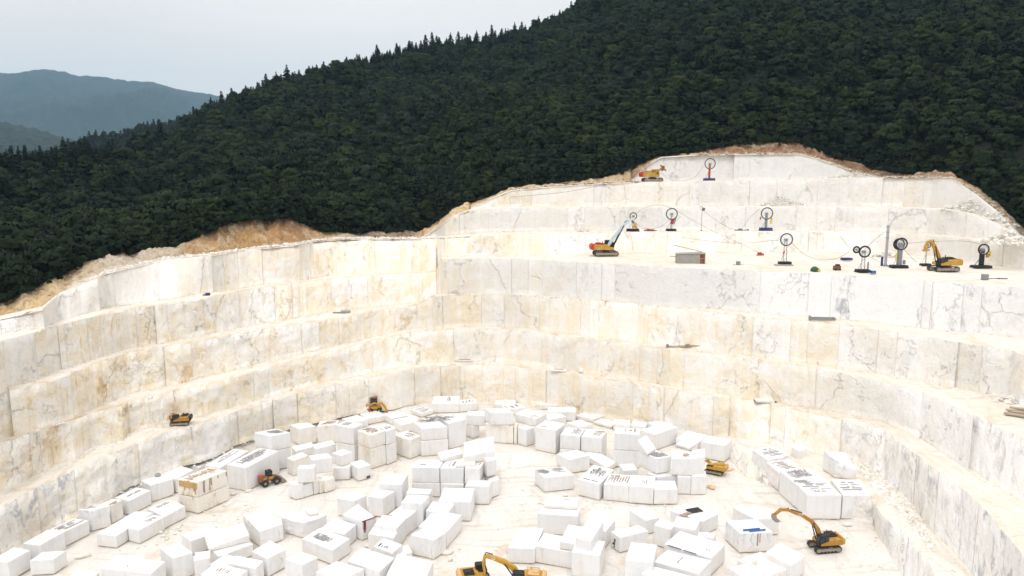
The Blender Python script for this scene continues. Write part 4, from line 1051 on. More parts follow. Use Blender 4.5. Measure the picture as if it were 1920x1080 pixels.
for _b in BLOG:
    if not (0.6 < _b[1] < 9) or _b[2] > 10 or _b[3] > 10 or _b[2] < .8 or _b[3] < .8 or not (55 < _b[4] < 130): print("BLK", _b)
print("blocks", len(BLOG))

# ------------------------------------------------------------------ trees
b = NB("foliage")
lf = b.sep(b.attr("leaf", "Vector"))
rn = b.rnd()
c = b.mix(lf[0], (0.006, 0.012, 0.005), (0.042, 0.068, 0.018))
c = b.mix(b.rng(rn, 0.0, 1.0, 0.0, 0.75), c, b.mix(lf[0], (0.004, 0.008, 0.005), (0.018, 0.032, 0.016)))
c = b.mix(b.rng(b.math('FRACT', b.math('MULTIPLY', rn, 17.3)), 0.86, 1.0, 0.0, 0.8), c, b.mix(lf[0], (0.022, 0.030, 0.006), (0.056, 0.078, 0.016)))
c = b.mix(b.rng(b.noise(b.map(b.pos(), (.022, .022, .022)), 1.0, 4, .6), .42, .62, 0, .55), c, b.mix(lf[0], (0.004, 0.009, 0.008), (0.020, 0.036, 0.022)))
b.b.inputs["Specular IOR Level"].default_value = 0.12
M_LEAF = b.done(c, 0.8)
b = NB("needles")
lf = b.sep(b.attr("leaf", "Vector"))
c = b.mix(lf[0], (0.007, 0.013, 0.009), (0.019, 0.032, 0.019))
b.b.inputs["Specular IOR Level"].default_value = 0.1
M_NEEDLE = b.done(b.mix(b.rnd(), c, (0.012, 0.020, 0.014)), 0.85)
M_BARK = mat_paint("bark", (0.07, 0.055, 0.04), .95, 0, .4, (0.12, 0.11, 0.09))

def broadleaf(seed, hgt, rad, nl=20, nq=70, flat=.62):
    r = np.random.default_rng(seed)
    V, L, NN = [], [], []
    for k in range(nl):
        th = r.uniform(0, 2 * math.pi); u = r.uniform(0, 1) ** .6
        zz = r.uniform(.22, .92)
        env = math.sin(math.pi * min(1, .18 + zz * .80)) ** .7
        cx, cy, cz = rad * .72 * env * u * math.cos(th), rad * .72 * env * u * math.sin(th), hgt * zz
        lr = rad * r.uniform(.26, .46)
        tone = r.uniform(.15, .65)
        d = r.normal(size=(nq, 3)); d /= np.linalg.norm(d, axis=1)[:, None]
        d[:, 2] = np.where(d[:, 2] < -.25, -d[:, 2], d[:, 2])
        p = np.array([cx, cy, cz]) + d * lr * np.array([1, 1, flat]) * r.uniform(.72, 1.12, (nq, 1))
        n = d + r.normal(0, .3, (nq, 3)); n /= np.linalg.norm(n, axis=1)[:, None]
        t = np.cross(n, r.normal(size=(nq, 3))); t /= np.linalg.norm(t, axis=1)[:, None]
        bt = np.cross(n, t)
        sz = rad * r.uniform(.055, .13, (nq, 1))
        q = np.stack([p - t * sz - bt * sz * .6, p + t * sz * .8 - bt * sz * .8, p + t * sz + bt * sz * .7, p - t * sz * .7 + bt * sz * .9], 1)
        V.append(q.reshape(-1, 3))
        tn = np.clip(tone + r.normal(0, .09, nq), 0, 1)
        L.append(np.repeat(np.stack([tn, tn * 0, tn * 0], 1), 4, 0))
        cn = (p - np.array([0, 0, hgt * .42])) / np.array([rad, rad, hgt * .5]); cn /= np.linalg.norm(cn, axis=1)[:, None]
        nn = d * .65 + cn * .65 + n * .25; nn /= np.linalg.norm(nn, axis=1)[:, None]
        NN.append(np.repeat(nn, 4, 0))
    V = np.concatenate(V); L = np.concatenate(L)
    me = np_mesh("crown", V, np.arange(len(V)).reshape(-1, 4), True)
    vvec(me, "leaf", L); me.materials.append(M_LEAF)
    me.normals_split_custom_set_from_vertices(np.concatenate(NN).tolist())
    return me
def conifer(seed, hgt, rad):
    r = np.random.default_rng(seed)
    V, L = [], []
    tiers = 13
    for k in range(tiers):
        t = (k + r.uniform(-.2, .2)) / tiers
        z = hgt * (.10 + .88 * t)
        R0 = rad * (1 - t) ** .85 * r.uniform(.75, 1.15) + .12
        nb = int(11 - 5 * t)
        for j in range(nb):
            a = 2 * math.pi * j / nb + r.uniform(-.35, .35); L0 = R0 * r.uniform(.65, 1.12)
            dx, dy = math.cos(a), math.sin(a)
            for m in range(4):
                f0, f1 = m / 4, (m + 1.25) / 4
                wd = L0 * .40 * (1 - .55 * f0) + .10
                p0 = np.array([dx * L0 * f0, dy * L0 * f0, z - hgt * .05 * f0 ** 1.5])
                p1 = np.array([dx * L0 * f1, dy * L0 * f1, z - hgt * .05 * f1 ** 1.5 + r.uniform(-.08, .08)])
                s = np.array([-dy, dx, r.uniform(-.5, .5)]) * wd
                V.append([p0 - s, p0 + s, p1 + s * .6, p1 - s * .6])
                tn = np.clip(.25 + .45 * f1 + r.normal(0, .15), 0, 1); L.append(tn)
    V = np.array(V).reshape(-1, 3)
    me = np_mesh("crown", V, np.arange(len(V)).reshape(-1, 4))
    vvec(me, "leaf", np.repeat(np.stack([np.array(L)] + [np.zeros(len(L))] * 2, 1), 4, 0)); me.materials.append(M_NEEDLE)
    return me
def trunk_mesh(h, r0, limbs, seed):
    r = random.Random(seed)
    bm = bmesh.new()
    def cone(p0, p1, ra, rb, n=7):
        d = (p1 - p0); ax = d.normalized(); s = ax.orthogonal().normalized(); t = ax.cross(s)
        A = [bm.verts.new(p0 + (s * math.cos(2 * math.pi * i / n) + t * math.sin(2 * math.pi * i / n)) * ra) for i in range(n)]
        B_ = [bm.verts.new(p1 + (s * math.cos(2 * math.pi * i / n) + t * math.sin(2 * math.pi * i / n)) * rb) for i in range(n)]
        for i in range(n): bm.faces.new((A[i], A[(i + 1) % n], B_[(i + 1) % n], B_[i]))
        bm.faces.new(B_)
    top = Vector((r.uniform(-.2, .2), r.uniform(-.2, .2), h))
    cone(Vector((0, 0, -.5)), top * .5, r0, r0 * .7); cone(top * .5, top, r0 * .7, r0 * .25)
    for k in range(limbs):
        z = h * r.uniform(.35, .8); a = r.uniform(0, 6.28)
        cone(top * (z / h), top * (z / h) + Vector((math.cos(a) * h * .28, math.sin(a) * h * .28, h * .2)), r0 * .4, r0 * .12, 5)
    me = bpy.data.meshes.new("trunk"); bm.to_mesh(me); bm.free(); me.materials.append(M_BARK)
    return me
BL = [(broadleaf(100 + k, h, r_, nl), trunk_mesh(h * .75, .17 + .02 * k, 4, k)) for k, (h, r_, nl) in enumerate([(6.2, 3.1, 22), (5.2, 3.3, 20), (7.2, 3.0, 24), (5.6, 2.7, 18), (4.2, 3.0, 18)])]
CN = [(conifer(200 + k, h, r_), trunk_mesh(h * .94, .16, 0, 30 + k)) for k, (h, r_) in enumerate([(9.5, 3.2), (8.2, 3.2), (11.0, 3.4)])]
PROTO = BL + CN
def tree(name, k, loc, s, rz, label, cat, group):
    e = empty(name, loc, rz); e.scale = (s, s, s * random.uniform(.92, 1.08))
    tag(e, label, cat, group)
    link("trunk", PROTO[k][1], None, e)
    cr_ = link("crown", PROTO[k][0], None, e)
    return cr_
first_crown = {}
taken = []
def place_tree(ai, r, k, s, name, label, cat, group):
    z = float(hill_z(np.array([ai]), np.array([r]))[0])
    p = (r * math.sin(ai), r * math.cos(ai), z - .15)
    cr_ = tree(name, k, p, s, random.uniform(0, 6.28), label, cat, group)
    first_crown.setdefault(k, cr_)
    taken.append((p[0], p[1]))
tr = random.Random(77)
# conifers that stand against the sky on the ridge
px = 352.0
while px < 1118:
    ai = px_az(px); rr_ = float(np.interp(ai, AZ, R_r))
    near = "by the saddle near the far mountain" if px < 520 else ("along the mid ridge" if px < 800 else "on the high crest")
    place_tree(ai, rr_ * tr.uniform(.985, 1.01), 5 + tr.randrange(3), tr.uniform(.75, 1.15) * (1 + .25 * (px > 780)), "pine_tree", "dark conifer against the sky " + near, "pine tree", "conifers on the skyline ridge")
    px += tr.choice([4, 6, 8, 11, 18]) * tr.uniform(.8, 1.2)
for px in (10, 46, 58, 98, 108, 117, 176, 222):
    ai = px_az(px); rr_ = float(np.interp(ai, AZ, R_r))
    place_tree(ai, rr_ * .99, 5 + tr.randrange(3), tr.uniform(.6, .8), "pine_tree", "dark conifer rising above the left edge of the forest before the mountains", "pine tree", "conifers at the left forest top")
n_sky = len(taken)
# broadleaf trees along the forest edge above the quarry
def seg(px):
    for lim, t in ((150, "above the sandy slope at the left corner"), (340, "above the grey rubble rim on the left"), (600, "above the orange soil bank"), (790, "above the dark low bank at the notch"), (920, "above the tan ramp"), (1180, "above the rubble-strewn cream rim"), (1380, "beside the topmost white face"), (1650, "above the dark brown bank at the top right"), (1800, "above the brown bank at the right crest"), (9999, "above the right end of the steps")):
        if px < lim: return t
row = 0
while len(taken) < 298:
    ox = (row % 2) * 6
    for i in range(112):
        if len(taken) >= 298: break
        px = -4 + i * 17.3 + ox + tr.uniform(-5, 5)
        if px > 1925: continue
        ai = px_az(px); e_ = float(np.interp(ai, AZ, E_r))
        place_tree(ai, e_ + 1.6 + row * 3.4 + tr.uniform(-.5, .5), tr.randrange(5), tr.uniform(.45, .8) if row == 0 else tr.uniform(.6, .95), "broadleaf_tree",
                   ("bushy dark green edge tree " if row == 0 else "rounded green tree inside the forest ") + seg(px), "tree", "trees along the forest edge")
    row += 1
for k in range(8):
    if k not in first_crown:
        place_tree(px_az(300 + k * 40), float(np.interp(px_az(300 + k * 40), AZ, E_r)) + 9, k, .7, "broadleaf_tree", "green tree inside the left forest edge", "tree", "trees along the forest edge")
# the rest of the wood: one mass of instances
tk = np.array(taken)
pts, sc_, ix = [], [], []
fr_ = np.random.default_rng(5)
r = 95.0
amin, amax = AZ0 - .02, AZ1 + .02
while r < 690:
    sp = 3.2 + (r - 100) / 500 * 1.7
    nA = int((amax - amin) * r / sp)
    a = amin + (np.arange(nA) + fr_.uniform(-.45, .45, nA)) / nA * (amax - amin)
    q = r + fr_.uniform(-.45, .45, nA) * sp
    e_, R__ = np.interp(a, AZ, E_r), np.interp(a, AZ, R_r)
    ok = (q > e_ + .6) & (q < R__ * 1.05)
    a, q, e_, R__ = a[ok], q[ok], e_[ok], R__[ok]
    if len(a):
        z = hill_z(a, q); x, y = q * np.sin(a), q * np.cos(a)
        dmin = np.full(len(a), 99.0)
        for s in range(0, len(tk), 100):
            dmin = np.minimum(dmin, np.min(np.hypot(x[:, None] - tk[None, s:s + 100, 0], y[:, None] - tk[None, s:s + 100, 1]), 1))
        keep = (dmin > 1.3) & (fr_.uniform(0, 1, len(a)) < .93)
        s_ = np.exp(fr_.normal(-.06, .26, len(a))) * np.where(q < e_ + 4, .55, 1.0) * (0.80 + .25 * np.clip((q - 150) / 300, 0, 1))
        k_ = fr_.integers(0, 5, len(a))
        con = fr_.uniform(0, 1, len(a)) < (.10 + .5 * np.clip((q - e_) / (R__ - e_) - .75, 0, .25) * 4 * (q > 250))
        k_ = np.where(con, fr_.integers(5, 8, len(a)), k_)
        top_ = (q > e_ + (R__ - e_) * .93) & ((a > px_az(340)) | (fr_.uniform(0, 1, len(a)) < .6))
        k_ = np.where(top_, fr_.integers(5, 8, len(a)), k_); con = con | top_
        s_ = np.where(con, s_ * .70, s_)
        s_ = np.clip(s_, .3, 1.7)
        z = z - .2
        pts.append(np.stack([x, y, z], 1)[keep]); sc_.append(s_[keep]); ix.append(k_[keep])
    r += sp * .88
# a second wooded ridge behind the left shoulder
rp = [azt(*p) for p in [(-200, 330), (60, 300), (120, 282), (160, 270), (230, 251), (300, 240), (345, 230), (430, 210)]]
RA = np.linspace(rp[0][0], rp[-1][0], 80)
RT = np.interp(RA, [p[0] for p in rp], [p[1] for p in rp])
V = []
for kk, t in enumerate(np.linspace(-1, 1, 21)):
    rr_ = 760 + 170 * t
    zz = (H - 760 * RT) - abs(t) ** 1.3 * 55 + 3 * fbm(RA * 40, RA * 0 + t * 3, 4, 3)
    V.append(np.stack([rr_ * np.sin(RA), rr_ * np.cos(RA), zz], 1))
tag(link("ridge", np_mesh("ridge", np.concatenate(V), grid_faces(21, 80), True), M_SOIL), kind="structure")
nR = 1500
a = fr_.uniform(RA[0], RA[-1], nR); t = fr_.uniform(-1, .15, nR)
q = 760 + 170 * t
z = (H - 760 * np.interp(a, RA, RT)) - np.abs(t) ** 1.3 * 55
pts.append(np.stack([q * np.sin(a), q * np.cos(a), z - 1], 1)); sc_.append(fr_.uniform(.8, 1.25, nR)); ix.append(np.where(fr_.uniform(0, 1, nR) < .3, fr_.integers(5, 8, nR), fr_.integers(0, 5, nR)))
# scrub spilling down over the top of the bank
nB = 1500
a = fr_.uniform(AZ0, AZ1, nB); t = 1 - np.abs(fr_.normal(0, .09, nB) * np.where((np.interp(a, AZ, PXS) > 330) & (np.interp(a, AZ, PXS) < 610), .3, 1))
sr_, sz_, er_, ez_ = (np.interp(a, AZ, q_) for q_ in (S_r, S_z, E_r, E_z))
t = np.clip(t, .35, 1.05); q = sr_ + (er_ - sr_) * t; z = sz_ + (ez_ - sz_) * np.clip(t, 0, 1) ** 1.55
keep = fbm(a * 60, a * 0, 12, 3) + .25 > fr_.uniform(-.2, .5, nB)
pts.append(np.stack([q * np.sin(a), q * np.cos(a), z - .1], 1)[keep]); sc_.append(fr_.uniform(.12, .30, nB)[keep]); ix.append(fr_.integers(0, 5, nB)[keep])
pts = np.concatenate(pts); sc_ = np.concatenate(sc_); ix = np.concatenate(ix)
me = bpy.data.meshes.new("forest")
me.vertices.add(len(pts)); me.vertices.foreach_set("co", pts.astype(np.float32).ravel())
for nm, tp, arr in (("scl", 'FLOAT', sc_.astype(np.float32)), ("rot", 'FLOAT', fr_.uniform(0, 6.28, len(pts)).astype(np.float32)), ("idx", 'INT', ix.astype(np.int32))):
    at = me.attributes.new(nm, tp, 'POINT'); at.data.foreach_set("value", arr)
forest = bpy.data.objects.new("forest", me); COL.objects.link(forest)
tag(forest, "dense dark green mixed forest covering the hillside above the quarry", "forest", kind="stuff")
ng = bpy.data.node_groups.new("forest", 'GeometryNodeTree')
ng.interface.new_socket("Geometry", in_out='INPUT', socket_type='NodeSocketGeometry')
ng.interface.new_socket("Geometry", in_out='OUTPUT', socket_type='NodeSocketGeometry')
gi, go = ng.nodes.new("NodeGroupInput"), ng.nodes.new("NodeGroupOutput")
jn = ng.nodes.new("GeometryNodeJoinGeometry")
def nattr(nm, tp):
    n = ng.nodes.new("GeometryNodeInputNamedAttribute"); n.data_type = tp; n.inputs["Name"].default_value = nm
    return n.outputs["Attribute"]
sa, ra, ia = nattr("scl", 'FLOAT'), nattr("rot", 'FLOAT'), nattr("idx", 'INT')
cx = ng.nodes.new("ShaderNodeCombineXYZ"); ng.links.new(ra, cx.inputs[2])
for k in range(8):
    oi = ng.nodes.new("GeometryNodeObjectInfo"); oi.inputs["Object"].default_value = first_crown[k]; oi.inputs["As Instance"].default_value = False
    g2 = ng.nodes.new("GeometryNodeGeometryToInstance"); ng.links.new(oi.outputs["Geometry"], g2.inputs[0])
    cmp_ = ng.nodes.new("FunctionNodeCompare"); cmp_.data_type = 'INT'; cmp_.operation = 'EQUAL'
    ii = [s for s in cmp_.inputs if s.type == 'INT']
    ng.links.new(ia, ii[0]); ii[1].default_value = k
    ip = ng.nodes.new("GeometryNodeInstanceOnPoints")
    ng.links.new(gi.outputs[0], ip.inputs["Points"]); ng.links.new(cmp_.outputs[0], ip.inputs["Selection"])
    ng.links.new(g2.outputs[0], ip.inputs["Instance"]); ng.links.new(cx.outputs[0], ip.inputs["Rotation"]); ng.links.new(sa, ip.inputs["Scale"])
    ng.links.new(ip.outputs[0], jn.inputs[0])
ng.links.new(jn.outputs[0], go.inputs[0])
mod = forest.modifiers.new("forest", 'NODES'); mod.node_group = ng
print("forest", len(pts), "single trees", len(taken))

# ------------------------------------------------------------------ machines
M_YEL = mat_paint("yellow_paint", (0.52, 0.29, 0.035), .6, 0, .95)
M_ORA = mat_paint("ochre_paint", (0.42, 0.205, 0.03), .6, 0, .85)
M_TAN = mat_paint("faded_tan_paint", (0.66, 0.42, 0.20), .6, 0, .35)
M_BLK = mat_paint("black_steel", (0.018, 0.018, 0.02), .5, 0, .25, (.3, .27, .22))
M_TRK = mat_paint("track_steel", (0.055, 0.05, 0.045), .7, .3, .6)
M_TRKF = mat_paint("dusty_track_frame", (0.30, 0.26, 0.21), .85, 0, .6)
M_GREY = mat_paint("grey_steel", (0.30, 0.31, 0.32), .5, .4, .4)
M_LGREY = mat_paint("galvanised_steel", (0.52, 0.53, 0.54), .45, .5, .3)
M_REDP = mat_paint("red_paint", (0.50, 0.04, 0.03), .5, 0, .3)
M_DRED = mat_paint("dull_red_boards", (0.20, 0.06, 0.05), .8, 0, .6)
M_BLUE = mat_paint("navy_paint", (0.02, 0.045, 0.16), .5, 0, .3)
M_LBLUE = mat_paint("pale_blue_paint", (0.58, 0.70, 0.74), .45, 0, .25)
M_BBLUE = mat_paint("bright_blue_paint", (0.04, 0.15, 0.42), .5, 0, .2)
M_YPAN = mat_paint("bright_yellow_panel", (0.80, 0.62, 0.04), .5, 0, .2)
M_BUCK = mat_paint("worn_bucket_steel", (0.36, 0.29, 0.25), .6, .4, .5)
M_WOOD = mat_paint("weathered_wood", (0.44, 0.36, 0.27), .9, 0, .4)
M_CONC = mat_paint("grey_concrete", (0.36, 0.35, 0.32), .95, 0, .5, (.5, .47, .42))
M_TIN = mat_paint("tin_roof", (0.42, 0.40, 0.37), .6, .3, .4)
M_BRN = mat_paint("brown_rust", (0.22, 0.11, 0.06), .9, 0, .4)
M_GRN = mat_paint("green_tarp", (0.03, 0.12, 0.06), .7, 0, .25)
M_CABLE = mat_paint("cable", (0.14, 0.13, 0.12), .8, 0, .2)
b = NB("cab_glass"); b.b.inputs["Specular IOR Level"].default_value = .6
M_GLS = b.done((0.012, 0.016, 0.022), 0.08)
b = NB("white_lettering"); M_LET = b.done((0.80, 0.80, 0.78), .6)
M_SLAB = M_B['w']

class G:
    """collects shapes for one mesh"""
    def __init__(s): s.bm = bmesh.new()
    def box(s, c, d, rz=0.0, ry=0.0, bev=0.03, taper=1.0):
        m = Matrix.Translation(c) @ Matrix.Rotation(rz, 4, 'Z') @ Matrix.Rotation(ry, 4, 'Y')
        vs = []
        for z in (-1, 1):
            k = taper if z > 0 else 1
            for x, y in ((-1, -1), (1, -1), (1, 1), (-1, 1)):
                vs.append(s.bm.verts.new(m @ Vector((x * d[0] / 2 * k, y * d[1] / 2 * k, z * d[2] / 2))))
        f = [s.bm.faces.new([vs[i] for i in q]) for q in ((3, 2, 1, 0), (4, 5, 6, 7), (0, 1, 5, 4), (1, 2, 6, 5), (2, 3, 7, 6), (3, 0, 4, 7))]
        if bev > 0: bmesh.ops.bevel(s.bm, geom=list({e for q in f for e in q.edges}), offset=min(bev, min(d) * .3), segments=1, affect='EDGES')
        return s
    def prism(s, poly, w, y=0.0, bev=0.0):
        """poly in (x, z), extruded across y"""
        a = [s.bm.verts.new((p[0], y - w / 2, p[1])) for p in poly]; c = [s.bm.verts.new((p[0], y + w / 2, p[1])) for p in poly]
        f = [s.bm.faces.new(a), s.bm.faces.new(c[::-1])]
        n = len(poly)
        for i in range(n): f.append(s.bm.faces.new((a[(i + 1) % n], a[i], c[i], c[(i + 1) % n])))
        if bev: bmesh.ops.bevel(s.bm, geom=list({e for q in f for e in q.edges}), offset=bev, segments=1, affect='EDGES')
        return s
    def beam(s, pts, hs, w, y=0.0, bev=0.03):
        """a bent, tapering box beam along (x, z) points with depth hs at each"""
        up, lo = [], []
        for i, p in enumerate(pts):
            q0, q1 = pts[max(0, i - 1)], pts[min(len(pts) - 1, i + 1)]
            d = Vector((q1[0] - q0[0], q1[1] - q0[1])).normalized(); n = Vector((-d.y, d.x))
            up.append((p[0] + n.x * hs[i] / 2, p[1] + n.y * hs[i] / 2)); lo.append((p[0] - n.x * hs[i] / 2, p[1] - n.y * hs[i] / 2))
        return s.prism(lo + up[::-1], w, y, bev)
    def cyl(s, p0, p1, r, n=12, r1=None):
        p0, p1 = Vector(p0), Vector(p1); r1 = r if r1 is None else r1
        ax = (p1 - p0).normalized(); u = ax.orthogonal().normalized(); v = ax.cross(u)
        A = [s.bm.verts.new(p0 + (u * math.cos(2 * math.pi * i / n) + v * math.sin(2 * math.pi * i / n)) * r) for i in range(n)]
        B_ = [s.bm.verts.new(p1 + (u * math.cos(2 * math.pi * i / n) + v * math.sin(2 * math.pi * i / n)) * r1) for i in range(n)]
        for i in range(n): s.bm.faces.new((A[i], A[(i + 1) % n], B_[(i + 1) % n], B_[i]))
        s.bm.faces.new(A[::-1]); s.bm.faces.new(B_)
        return s
    def ring(s, c, R0, r, ax='y', n=28, m=8, w=1.0):
        g = []
        for i in range(n):
            a = 2 * math.pi * i / n; row = []
            for j in range(m):
                t = 2 * math.pi * j / m; q = R0 + r * math.cos(t); h = r * w * math.sin(t)
                row.append(s.bm.verts.new((c[0] + q * math.cos(a), c[1] + h, c[2] + q * math.sin(a))))
            g.append(row)
        for i in range(n):
            for j in range(m):
                s.bm.faces.new((g[i][j], g[(i + 1) % n][j], g[(i + 1) % n][(j + 1) % m], g[i][(j + 1) % m]))
        return s
    def build(s, name, mt, parent=None):
        bmesh.ops.recalc_face_normals(s.bm, faces=s.bm.faces)
        me = bpy.data.meshes.new(name); s.bm.to_mesh(me); s.bm.free()
        return link(name, me, mt, parent)

def track(parent, y, L, Ht, W, frame_m=None):
    rad = Ht / 2
    n = 10
    prof = [(L / 2 - rad + rad * math.sin(math.pi * i / n), rad - rad * math.cos(math.pi * i / n)) for i in range(n + 1)] + [(-L / 2 + rad - rad * math.sin(math.pi * i / n), rad + rad * math.cos(math.pi * i / n)) for i in range(n + 1)]
    g = G()
    inn = [((x) * (1 - .18 / L * 2) if False else x, z) for x, z in prof]
    cx = lambda p, k: (p[0] - k * .11 * (1 if p[0] > 0 else -1) if abs(p[0]) > L / 2 - rad else p[0], rad + (p[1] - rad) * (1 - .11 / rad))
    inn = [(rad and (p[0]), p[1]) for p in prof]
    # belt as a hollow loop
    N = len(prof)
    th = .10
    ip = []
    for (x, z) in prof:
        ccx = max(-L / 2 + rad, min(L / 2 - rad, x)); d = Vector((x - ccx, z - rad)); d = d * ((rad - th) / max(d.length, .01))
        ip.append((ccx + d.x, rad + d.y))
    V = [[g.bm.verts.new((q[0], yy, q[1])) for q in pp] for pp, yy in ((prof, y - W / 2), (prof, y + W / 2), (ip, y + W / 2), (ip, y - W / 2))]
    for i in range(N):
        j = (i + 1) % N
        for k in range(4): g.bm.faces.new((V[k][i], V[k][j], V[(k + 1) % 4][j], V[(k + 1) % 4][i]))
    # grouser bars
    per = 2 * (L - 2 * rad) + 2 * math.pi * rad; nb = 34
    for k in range(nb):
        s_ = per * k / nb; a = L - 2 * rad
        if s_ < a: x, z, r_ = -a / 2 + s_, 0, 0
        elif s_ < a + math.pi * rad: t = (s_ - a) / rad; x, z, r_ = a / 2 + rad * math.sin(t), rad - rad * math.cos(t), -t
        elif s_ < 2 * a + math.pi * rad: x, z, r_ = a / 2 - (s_ - a - math.pi * rad), 2 * rad, math.pi
        else: t = (s_ - 2 * a - math.pi * rad) / rad; x, z, r_ = -a / 2 - rad * math.sin(t), rad + rad * math.cos(t), math.pi - t
        g.box((x, y, z + .02 * (1 if z < rad else 1)), (.06, W, .07), 0, r_, 0)
    t = g.build("track", M_TRK, parent)
    G().box((0, y, rad), (L - rad * 1.7, W * .8, rad * .95), 0, 0, .06).build("track_frame", frame_m or M_TRKF, t)
    g = G()
    for xx in (-L / 2 + rad, L / 2 - rad): g.cyl((xx, y - W * .42, rad), (xx, y + W * .42, rad), rad - th - .03, 16)
    for k in range(6): g.cyl((-L / 2 + rad + (L - 2 * rad) * (k + .5) / 6, y - W * .41, .26), (-L / 2 + rad + (L - 2 * rad) * (k + .5) / 6, y + W * .41, .26), .15, 10)
    g.build("roller", frame_m or M_TRKF, t)
    return t
def excavator(name, base, yaw, label, cat="excavator", s=1.0, swing=0.0, body=M_YEL, cab=M_BLK, boom_m=None, L=4.3, boom=None, arm=None, bucket='b', bw=.5, rear=None, hood=M_BLK, lettering=None, group=None, frame_m=None, cabz=1.0, head=None):
    boom_m = boom_m or body
    e = empty(name, base, yaw); e.scale = (s, s, s)
    tag(e, label, cat, group)
    for y in (-1.05, 1.05): track(e, y, L, .92, .62, frame_m)
    G().box((0, 0, .62), (1.7, 1.6, .5), 0, 0, .08).cyl((0, 0, .8), (0, 0, 1.08), .75, 20).build("undercarriage", M_BLK, e)
    # everything above the slew ring shares the swing angle
    def up(o): o.rotation_euler = (0, 0, swing); return o
    bd = G()
    bd.prism([(-2.35, 1.12), (1.35, 1.12), (1.35, 1.55), (.25, 1.75), (.25, 2.05), (-1.9, 2.15), (-2.35, 1.9)], 2.5, 0, .06)
    bo = up(bd.build("body", body, e))
    up(G().prism([(-2.75, 1.15), (-2.2, 1.12), (-2.2, 2.28), (-2.62, 2.2), (-2.8, 1.9)], 2.45, 0, .10).build("counterweight", rear or body, e))
    up(G().box((-1.15, -.35, 2.24), (1.5, 1.6, .22), 0, 0, .05).box((-1.4, -.4, 2.40), (.7, .9, .14), 0, 0, .03).cyl((-.75, -.75, 2.2), (-.75, -.75, 2.75), .07, 8).build("engine_hood", hood, e))
    cb = up(G().prism([(.0, 1.12), (1.62, 1.12), (1.70, 1.75), (1.42, 2.75 * cabz), (.1, 2.80 * cabz), (.0, 2.6)], 1.0, .74, .06).build("cab", cab, e))
    zt = 2.6 * cabz
    G().prism([(1.69, 1.75), (1.72, 1.77), (1.46, zt), (1.43, zt)], .82, .74).build("window", M_GLS, cb)
    G().prism([(.78, 1.75), (1.55, 1.75), (1.33, zt), (.78, zt)], .03, 1.255).build("window", M_GLS, cb)
    G().prism([(.12, 1.8), (.70, 1.8), (.70, zt), (.12, zt)], .03, 1.255).build("window", M_GLS, cb)
    up(G().cyl((-.2, -1.2, 2.1), (-.2, -1.2, 2.38), .022, 6).cyl((-1.8, -1.2, 2.1), (-1.8, -1.2, 2.38), .022, 6).cyl((-.2, -1.2, 2.38), (-1.8, -1.2, 2.38), .022, 6).cyl((1.2, -1.15, 1.5), (1.2, -1.15, 2.3), .025, 6).build("handrail", M_BLK, e))
    yb = -.1
    if boom:
        hs = [.42] + [.62 - .25 * i / max(1, len(boom) - 1) for i in range(len(boom) - 2)] + [.30]
        bmo = up(G().beam(boom, hs, bw, yb, .03).build("boom", boom_m, e))
        mid = boom[len(boom) // 2]
        up(G().cyl((1.1, yb - .36, 1.25), (mid[0] - .1, yb - .36, mid[1] - .15), .085).cyl((1.1, yb + .36, 1.25), (mid[0] - .1, yb + .36, mid[1] - .15), .085).build("boom_cylinder", M_BLK, e))
        if arm:
            hs2 = [.40] + [.36] * (len(arm) - 2) + [.22]
            up(G().beam(arm, hs2, bw * .75, yb, .02).build("arm", boom_m, e))
            q = boom[-2] if len(boom) > 2 else boom[0]
            p1 = Vector((q[0], q[1])) + Vector((0, .42)); p2 = Vector(arm[0]) + (Vector(arm[0]) - Vector(arm[1])).normalized() * .3
            up(G().cyl((p1.x, yb, p1.y), (p2.x, yb, p2.y + .12), .07).build("arm_cylinder", M_BLK, e))
            t = Vector(arm[-1]); d = (Vector(arm[-1]) - Vector(arm[-2])).normalized()
            if bucket == 'b':
                n = Vector((d.y, -d.x)) * (1 if d.y < 0 else -1)
                n = Vector((-1, 0)) if arm[-1][0] > 0 else Vector((1, 0))
                pr = [t + Vector((.12, .1)), t + Vector((.22, -.3)), t + Vector((.05, -.85)), t + Vector((-.38, -1.05)), t + Vector((-.85, -.85)), t + Vector((-.60, -.72)), t + Vector((-.30, -.35)), t + Vector((-.2, .12))]
                bk = up(G().prism([(p.x, p.y) for p in pr], .95, yb, .02).build("bucket", M_BUCK, e))
                g = G()
                for kk in range(5): g.box((t.x - .92, yb - .4 + kk * .2, t.y - .92), (.24, .08, .08), 0, -.6, 0)
                g.build("tooth", M_BUCK, bk)
                up(G().cyl((t.x + .05, yb, t.y + .2), (arm[0][0], yb, arm[0][1] + .35), .06).build("bucket_cylinder", M_BLK, e))
            elif bucket == 'grab':
                up(G().box((t.x, yb, t.y - .3), (.5, .7, .7), 0, .3, .08, .7).box((t.x - .1, yb, t.y - .75), (.9, .9, .3), 0, .2, .05).build("bucket", body, e))
            elif bucket == 'drill':
                up(G().box((t.x, yb, t.y), (.5, .5, 1.1), 0, .4, .05).cyl((t.x - .6, yb, t.y + .7), (t.x + .7, yb, t.y - .5), .16).build("drill_head", M_BRN, e))
